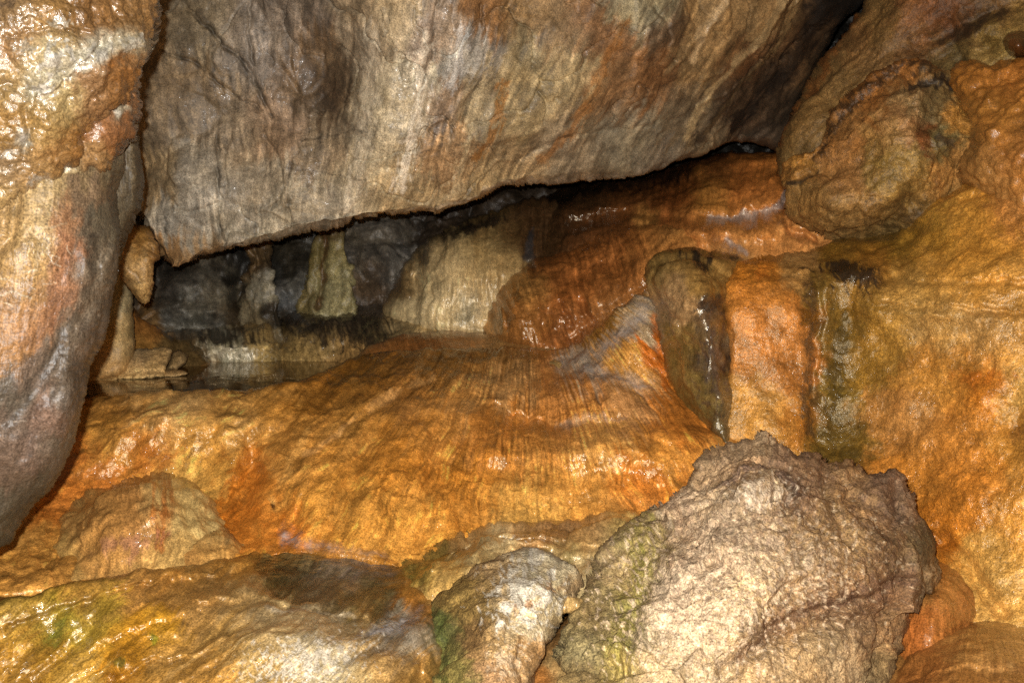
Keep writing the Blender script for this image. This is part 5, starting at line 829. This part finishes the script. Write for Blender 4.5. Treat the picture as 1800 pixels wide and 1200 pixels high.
# large boulder
o = relief('large_boulder', [(1002, 1280), (985, 1215), (992, 1150), (1004, 1100), (1022, 1050), (1050, 1000), (1085, 950), (1130, 905), (1175, 880), (1205, 848), (1228, 808), (1246, 784), (1275, 779), (1300, 775), (1325, 768), (1347, 759), (1362, 763), (1378, 780), (1402, 797), (1425, 795), (1442, 796), (1456, 812), (1478, 810), (1496, 806), (1510, 818), (1530, 830), (1555, 833), (1574, 824), (1588, 842), (1600, 872), (1612, 900), (1628, 918), (1644, 945), (1652, 985), (1648, 1020), (1636, 1045), (1612, 1060), (1598, 1078), (1594, 1110), (1592, 1140), (1578, 1180), (1570, 1280)],
  [(1000, 1250, 2.2), (1004, 1110, 2.45), (1050, 1000, 2.68), (1130, 910, 2.85), (1210, 845, 2.9), (1250, 786, 2.98), (1347, 762, 2.98), (1440, 798, 2.95), (1530, 830, 2.92), (1580, 835, 2.9), (1640, 950, 2.82), (1650, 1010, 2.8), (1595, 1100, 2.62), (1300, 850, 2.68), (1280, 960, 2.45), (1400, 860, 2.68), (1400, 980, 2.42), (1500, 900, 2.68), (1550, 980, 2.55), (1600, 1000, 2.64), (1150, 980, 2.58), (1130, 1080, 2.4), (1250, 1080, 2.32), (1400, 1100, 2.34), (1500, 1080, 2.45), (1300, 1200, 2.18), (1100, 1200, 2.22), (1480, 1200, 2.38), (1300, 1280, 2.08), (1560, 1200, 2.5)],
  M['boulder'], step=2.2, R=16, roll=.07, seed=35, back=.7, edge=(5, 26), smooth_outline=False,
  lines=[([(1245, 868), (1290, 845), (1340, 828), (1380, 826), (1400, 850), (1405, 900)], 20, .055, 's'), ([(1330, 1110), (1400, 1075), (1470, 1055), (1540, 1030), (1600, 1000)], 16, .04, 's'), ([(1270, 1180), (1340, 1140), (1430, 1105), (1540, 1080)], 18, .04), ([(1595, 1060), (1570, 1085), (1530, 1105)], 9, .04, 's'), ([(1455, 812), (1450, 870), (1470, 920), (1500, 960)], 9, .025), ([(1150, 880), (1160, 960), (1130, 1040), (1110, 1130)], 12, .03), ([(1180, 880), (1200, 930), (1240, 980)], 9, .02), ([(1040, 1060), (1060, 1120), (1080, 1200)], 9, .02), ([(1560, 940), (1580, 900), (1575, 850)], 10, .03), ([(1240, 1000), (1330, 970), (1400, 960)], 8, .015, 's'), ([(1360, 835), (1365, 870)], 4, .02), ([(1350, 1000), (1340, 1060)], 6, .015), ([(1100, 1150), (1102, 1190)], 5, .03)],
  bumps=[(1340, 870, 60, 24, -10, .04), (1620, 980, 26, 40, 0, .05), (1300, 800, 50, 16, -10, .03), (1430, 830, 20, 20, 0, .03), (1550, 860, 20, 24, 0, .03), (1200, 1000, 50, 60, 0, .03), (1300, 1060, 80, 60, 0, .04), (1100, 1020, 40, 60, 30, -.03), (1070, 1100, 30, 60, 0, .03), (1500, 1020, 60, 40, -20, .03)],
  disp=[('fbm', .35, .02, 2), ('plate', .20, .040), ('plate', .075, .014), ('plate', .03, .005), ('fbm', .02, .004, 3), ('crack', .22, .012, .014)],
  base='#b3935f', cols=[(1340, 775, 25, '#c4a478'), (1280, 800, 40, '#b59468'), (1240, 840, 30, '#b8976a'), (1310, 830, 30, '#a07c54'), (1380, 815, 30, '#8f7050'), (1430, 830, 30, '#947048'), (1350, 855, 24, '#d8be90'), (1300, 880, 40, '#bfa173'), (1250, 900, 40, '#cdb185'), (1200, 910, 40, '#c3a37c'), (1280, 950, 50, '#c5a678'), (1350, 920, 40, '#bb9a68'), (1410, 880, 30, '#7d5f40'), (1450, 900, 30, '#a8844c'), (1500, 850, 30, '#a07a48'), (1550, 850, 30, '#84664a'), (1580, 900, 30, '#85684a'), (1520, 900, 30, '#9a7648'), (1480, 950, 40, '#a8854c'), (1400, 960, 40, '#b0905a'), (1330, 980, 40, '#cfae74'), (1320, 1030, 40, '#d2b47e'), (1230, 1000, 50, '#c8aa80'), (1400, 1030, 40, '#b5925c'), (1500, 1010, 40, '#a07a46'), (1560, 970, 40, '#8a6a40'), (1620, 960, 30, '#6f5a34'), (1625, 1010, 30, '#8a7048'), (1460, 1060, 40, '#85633c'), (1540, 1040, 40, '#876542'), (1380, 1100, 40, '#8f6e44'), (1320, 1140, 40, '#8f744a'), (1250, 1080, 50, '#ccb084'), (1200, 1080, 50, '#c4a884'), (1240, 1150, 50, '#c8aa78'), (1430, 1150, 50, '#b0905c'), (1540, 1110, 40, '#9a7648'), (1560, 1170, 30, '#8f7444'), (1450, 1190, 50, '#b59564'), (1350, 1190, 50, '#b8996a'), (1180, 1170, 50, '#bfa272'), (1150, 940, 30, '#a8904e'), (1130, 980, 30, '#9c8a44'), (1110, 1040, 30, '#93823f'), (1080, 1000, 30, '#a58a54'), (1090, 1100, 40, '#8c7a44'), (1050, 1080, 30, '#907a48'), (1040, 1150, 30, '#8c7c4c'), (1090, 1170, 30, '#94823e'), (1030, 1200, 30, '#8a7340'), (1140, 1120, 30, '#a3906a'), (1170, 1030, 30, '#b09a7a')],
  stains_shade=[('l', ([(1250, 868), (1300, 842), (1345, 826), (1385, 828), (1402, 862)], 9), .7, '#5c4a3c', .8, .6), ('l', ([(1300, 1150), (1380, 1090), (1460, 1055), (1580, 1020)], 20), .9, '#6f523a', .65, .8), ('l', ([(1140, 930), (1120, 1030), (1090, 1150)], 26), .9, '#8a8430', .5, 1.0, 12), ('b', (1300, 1000, 150, 90, 0), .5, '#e6cfa2', .6, 1.5, 10), ('b', (1230, 1100, 110, 90, 0), .5, '#dcc49c', .55, 1.5, 10), ('b', (1340, 870, 60, 20, -10), .5, '#ecdab4', .7, 1.1, 9), ('b', (1420, 960, 150, 120, 0), .5, '#6f5440', .38, 1.6, 8), ('b', (1250, 950, 150, 100, 0), .5, '#856a55', .36, 1.6, 7), ('b', (1615, 950, 30, 40, 0), .9, '#57492a', .5)],
  wet=.35, gain=1.48, mottle=.36, warp=(14, 18), tone=(.05, 14), lscale=1.2, sat=.85, cast=(1.0, .975, 1.06))
tag(o, 'huge rough cream boulder leaning in the front right of the cave', 'boulder')

# ------------------------------------------------------------------ near pillar on the left
pil = bpy.data.objects.new('rock_pillar', None); link(pil); pil.location = tuple(at(-60, 960, 2.1))
tag(pil, 'big near pillar with a knobbly orange crust over a smooth grey shaft', 'pillar')
relief('fin', [(150, 200), (232, 150), (243, 190), (240, 235), (246, 270), (248, 320), (244, 360), (234, 385), (222, 410), (212, 440), (200, 480), (150, 560), (100, 400)],
  [(150, 200, 2.3), (240, 190, 2.35), (246, 320, 2.38), (226, 440, 2.4), (150, 400, 2.25), (150, 560, 2.3)], M['shaft'], R=14, roll=.10, seed=40, edge=(2.5, 10), skirt=(.0, .3, 0),
  disp=[('fbm', .1, .012, 4), ('flow', 6, 40, .005, 3)], flow=lean(0), base='#6e604a', cols=[(235, 200, 20, '#94846a'), (235, 300, 30, '#6a5c48'), (240, 350, 20, '#5e5240')], parent=pil, gain=.8, wet=.4)
SF = lean(-.18)
relief('shaft', [(-480, 260), (0, 240), (120, 230), (195, 240), (216, 262), (221, 290), (210, 325), (208, 352), (214, 395), (217, 420), (212, 460), (203, 505), (196, 545), (187, 588), (172, 622), (161, 642), (157, 680), (148, 725), (136, 768), (121, 812), (104, 842), (84, 870), (58, 892), (30, 932), (0, 962), (-200, 1020), (-480, 1060)],
  [(-160, 250, 1.9), (-160, 1000, 1.95), (-480, 260, 1.85), (-480, 1060, 1.9), (0, 300, 1.92), (100, 300, 1.95), (200, 280, 2.12), (215, 350, 2.16), (120, 420, 1.96), (0, 500, 1.9), (200, 450, 2.1), (110, 560, 1.98), (190, 580, 2.12), (60, 700, 1.96), (130, 700, 2.06), (120, 800, 2.12), (0, 800, 1.98), (50, 860, 2.1), (0, 940, 2.1)],
  M['shaft'], step=2.2, R=46, roll=.2, seed=41, flow=SF, edge=(2.2, 9), back=.5,
  lines=[([(175, 400), (165, 480), (140, 560), (110, 600), (60, 680), (20, 730), (-20, 760)], 16, .014), ([(205, 335), (195, 380), (190, 420)], 9, .012), ([(150, 440), (150, 520), (120, 590)], 12, -.012), ([(90, 680), (60, 720), (40, 800)], 12, .012), ([(30, 350), (20, 420), (0, 440)], 12, .02)],
  bumps=[(20, 480, 60, 90, 0, .03), (130, 650, 40, 90, 10, .03), (40, 820, 40, 60, 20, .02), (190, 480, 16, 80, 8, .015), (110, 760, 30, 70, 12, .02)],
  disp=[('fbm', .20, .014, 3), ('flow', 26, 120, .005, 3), ('flow', 7, 26, .0012, 2), ('fbm', .06, .005, 3), ('fbm', .02, .003, 3)],
  base='#8f7a62', cols=[(20, 380, 40, '#d9a85e'), (60, 350, 40, '#d8b272'), (20, 460, 50, '#d6a55a'), (60, 430, 30, '#dbb878'), (30, 540, 40, '#c08a4c'), (115, 380, 24, '#b87d4c'), (110, 440, 24, '#b5764a'), (115, 500, 26, '#ab734c'), (60, 580, 30, '#b27a48'), (90, 560, 26, '#a46a42'), (20, 620, 30, '#b8803c'), (150, 340, 24, '#a08060'), (170, 300, 24, '#9c8058'), (195, 300, 16, '#9a8a6a'), (160, 420, 26, '#7d6c58'), (190, 400, 24, '#887a62'), (205, 370, 14, '#7a6c54'), (150, 500, 24, '#8a7866'), (190, 470, 24, '#94826e'), (180, 540, 26, '#8d7c6c'), (120, 580, 24, '#7a6a58'), (150, 600, 30, '#8e7c70'), (100, 640, 30, '#7c6a5a'), (60, 660, 30, '#8a7060'), (30, 700, 30, '#75695c'), (20, 740, 30, '#8a7466'), (80, 730, 30, '#93705e'), (120, 700, 30, '#86766a'), (60, 790, 36, '#8e7060'), (100, 790, 30, '#7d7062'), (20, 830, 40, '#8a6e5c'), (60, 850, 30, '#6a6052'), (20, 900, 40, '#6d6252')],
  stains_shade=[('l', ([(0, 518), (30, 512), (55, 524)], 1.8), .9, '#f0dcb4', .8, 0), ('l', ([(40, 392), (46, 404), (120, 395)], 1.5), .9, '#e8cfa4', .7, 0), ('l', ([(80, 445), (95, 465), (110, 470)], 1.6), .9, '#e8d6b8', .8, 0), ('l', ([(0, 490), (28, 498)], 1.5), .9, '#f0dcb4', .8, 0), ('l', ([(40, 476), (66, 478)], 1.6), .9, '#f0dcb4', .7, 0), ('l', ([(0, 530), (22, 536)], 1.4), .9, '#f0dcb4', .8, 0), ('l', ([(50, 500), (64, 506)], 1.4), .9, '#e8d6b8', .7, 0), ('l', ([(90, 450), (108, 452), (100, 466)], 1.5), .9, '#e8d6b8', .7, 0), ('l', ([(74, 500), (100, 496)], 1.4), .9, '#e0cdb0', .7, 0), ('l', ([(118, 430), (125, 445)], 1.5), .9, '#e8d6b8', .7, 0), ('l', ([(24, 742), (48, 738)], 1.5), .9, '#c8b8a4', .6, 0),
     ('b', (60, 430, 30, 20, 0), .4, '#7a5a30', .5, 1.2, 5), ('l', ([(165, 420), (150, 520), (110, 600), (50, 680)], 12), .9, '#5c5244', .5, .8, 12), ('l', ([(120, 590), (70, 680), (20, 740)], 8), .9, '#4e463c', .45, .8, 12)],
  smear=24, parent=pil, gain=1.0, wet=.5, wets=[(100, 480, 60, 60, 0, .3), (130, 620, 40, 60, 0, .2)], tone=(.09, 20), mottle=.2, sat=.8)
relief('crust_lobe', [(60, 330), (100, 250), (180, 200), (232, 160), (238, 190), (232, 215), (236, 232), (220, 248), (206, 262), (194, 285), (176, 300), (160, 296), (148, 306), (128, 312), (108, 330), (80, 345)],
  [(60, 330, 1.95), (100, 250, 1.95), (230, 170, 2.06), (232, 230, 2.08), (190, 240, 1.99), (170, 295, 2.03), (100, 330, 1.96)], M['crust'], step=2, R=14, roll=.07, seed=42, edge=(3.2, 9), skirt=(0, .12, 0),
  disp=[('fbm', .08, .012, 4), ('cell', .028, .008), ('fbm', .02, .003, 3)], base='#a8744a', cols=[(190, 220, 30, '#a26c40'), (205, 200, 10, '#d8cdb4'), (220, 230, 16, '#96623a'), (160, 280, 24, '#b58a58'), (120, 310, 20, '#cbb38a'), (110, 320, 12, '#e8e0cc')], stains_shade=[('b', (120, 318, 18, 8, -20), .6, '#e6dcc8', .8, .8, 8), ('b', (203, 201, 8, 6, 0), .6, '#ddd6c2', .8, .4)], parent=pil, gain=.95, wet=.7)
relief('crust_lobe', [(-480, -140), (290, -140), (277, 0), (273, 40), (264, 82), (250, 118), (240, 148), (222, 176), (200, 192), (184, 210), (172, 226), (150, 240), (146, 268), (136, 280), (112, 292), (96, 310), (72, 322), (58, 336), (30, 350), (0, 372), (-160, 440), (-480, 520)],
  [(-160, -140, 1.7), (-160, 420, 1.85), (-480, -140, 1.65), (-480, 520, 1.8), (0, 0, 1.74), (0, 200, 1.78), (0, 350, 1.88), (150, 0, 1.82), (260, 20, 1.98), (150, 120, 1.84), (240, 140, 1.99), (150, 230, 1.93), (80, 280, 1.88), (280, -140, 2.0)], M['crust'], step=2, R=20, roll=.10, seed=43, edge=(4.5, 11), skirt=(0, .15, 0),
  lines=[([(180, 62), (168, 82), (150, 100), (130, 120), (118, 142), (90, 158), (66, 172), (50, 200)], 4, .018, 's'), ([(20, 60), (60, 50), (90, 45), (130, 50)], 9, .02, 's'), ([(0, 140), (40, 138), (60, 150)], 9, .015, 's'), ([(45, 200), (50, 230), (40, 270)], 8, .012), ([(0, 280), (50, 275), (90, 262)], 9, .015, 's'), ([(130, 50), (160, 50), (200, 30), (250, 30)], 10, .02, 's'), ([(170, 80), (230, 60), (262, 40)], 8, .012)],
  bumps=[(90, 100, 50, 40, 0, .02), (190, 130, 40, 40, 0, .03), (90, 220, 50, 40, 0, .025), (220, 70, 40, 20, -25, .02), (40, 20, 40, 30, 0, .02)],
  disp=[('fbm', .10, .014, 4), ('cell', .034, .010), ('cell', .016, .004), ('fbm', .02, .003, 3), ('ridge', .05, .004, 3)],
  base='#c0904e', cols=[(30, 20, 40, '#b08a5c'), (90, 20, 40, '#b58646'), (160, 20, 40, '#b07c42'), (230, 20, 40, '#b8864c'), (20, 80, 40, '#bf8f5c'), (60, 110, 30, '#dcbf88'), (100, 90, 30, '#e2cfa4'), (110, 80, 24, '#d8a85c'), (130, 100, 20, '#f0e6d0'), (90, 120, 24, '#f0e4c8'), (175, 90, 26, '#efe4cc'), (220, 80, 26, '#e4d4b4'), (200, 115, 24, '#b8772e'), (225, 105, 20, '#b5742c'), (160, 140, 26, '#b98a5c'), (200, 150, 24, '#a8743c'), (60, 150, 24, '#e6d8b8'), (20, 150, 30, '#c9a060'), (110, 180, 30, '#e8c888'), (70, 210, 30, '#dcae64'), (100, 220, 30, '#e2b870'), (150, 190, 24, '#b58454'), (130, 240, 24, '#bd7f38'), (20, 220, 30, '#cf9d54'), (40, 240, 14, '#ece4d4'), (20, 300, 30, '#cfa878'), (60, 300, 30, '#d0a060'), (100, 270, 24, '#b88548'), (20, 350, 24, '#d8b070')],
  stains_shade=[('b', (95, 100, 34, 26, -20), .5, '#f4ecd8', .9, .9, 16), ('b', (170, 92, 22, 14, -25), .5, '#f2ead8', .85, .8, 14), ('b', (225, 76, 30, 13, -15), .5, '#eee4cc', .85, .8, 14), ('b', (75, 155, 26, 10, 0), .5, '#f2ead8', .85, .8, 12), ('b', (105, 42, 24, 10, 0), .6, '#d8ceb4', .7, .7, 10), ('b', (42, 82, 18, 14, 0), .6, '#d6cab0', .7, .7, 10), ('b', (40, 238, 9, 12, 0), .6, '#f0e8d8', .8, .6), ('b', (15, 268, 18, 8, -10), .6, '#eee2cc', .7, .6), ('b', (60, 315, 16, 8, -20), .6, '#f0e6d2', .7, .7, 8), ('l', ([(180, 62), (150, 100), (118, 142), (66, 172)], 2.2), .8, '#6a4a2c', .8, 0), ('b', (10, 10, 24, 12, 0), .7, '#6a5848', .6, .8), ('b', (200, 108, 34, 14, -25), .7, '#b06a1e', .5, .9)],
  parent=pil, gain=.88, wet=.7, mottle=.24, warp=(10, 22), tone=(0, 20))

# ------------------------------------------------------------------ water
def level_sheet(name, outline, z, mat, label_kind='structure', step=4):
    poly = catmull(outline, 5); px = np.array(poly)
    xs = np.arange(px[:, 0].min(), px[:, 0].max(), step); ys = np.arange(px[:, 1].min(), px[:, 1].max(), step*.5)
    X, Y = np.meshgrid(xs, ys); k = inside(X, Y, poly)
    P = at(X, Y, depth_on_level(X, Y, z))
    c = k[:-1, :-1] & k[1:, :-1] & k[:-1, 1:] & k[1:, 1:]
    idx = np.arange(X.size).reshape(X.shape)
    q = np.stack([idx[:-1, :-1][c], idx[1:, :-1][c], idx[1:, 1:][c], idx[:-1, 1:][c]], 1)
    u, inv = np.unique(q, return_inverse=True); q = inv.reshape(-1, 4)
    V = P.reshape(-1, 3)[u]
    o = mesh_object(name, V, q, np.ones((len(V), 4)), mat); tag(o, kind='structure'); return o
level_sheet('water', [(120, 700), (200, 696), (330, 692), (450, 692), (540, 684), (600, 668), (680, 650), (700, 625), (600, 618), (400, 622), (250, 640), (140, 660)], POOL_Z, M['pool'])
level_sheet('water', [(440, 985), (480, 955), (560, 960), (650, 975), (700, 985), (715, 1020), (700, 1060), (670, 1095), (600, 1090), (520, 1070), (460, 1040)], BASIN_Z, M['basin'])
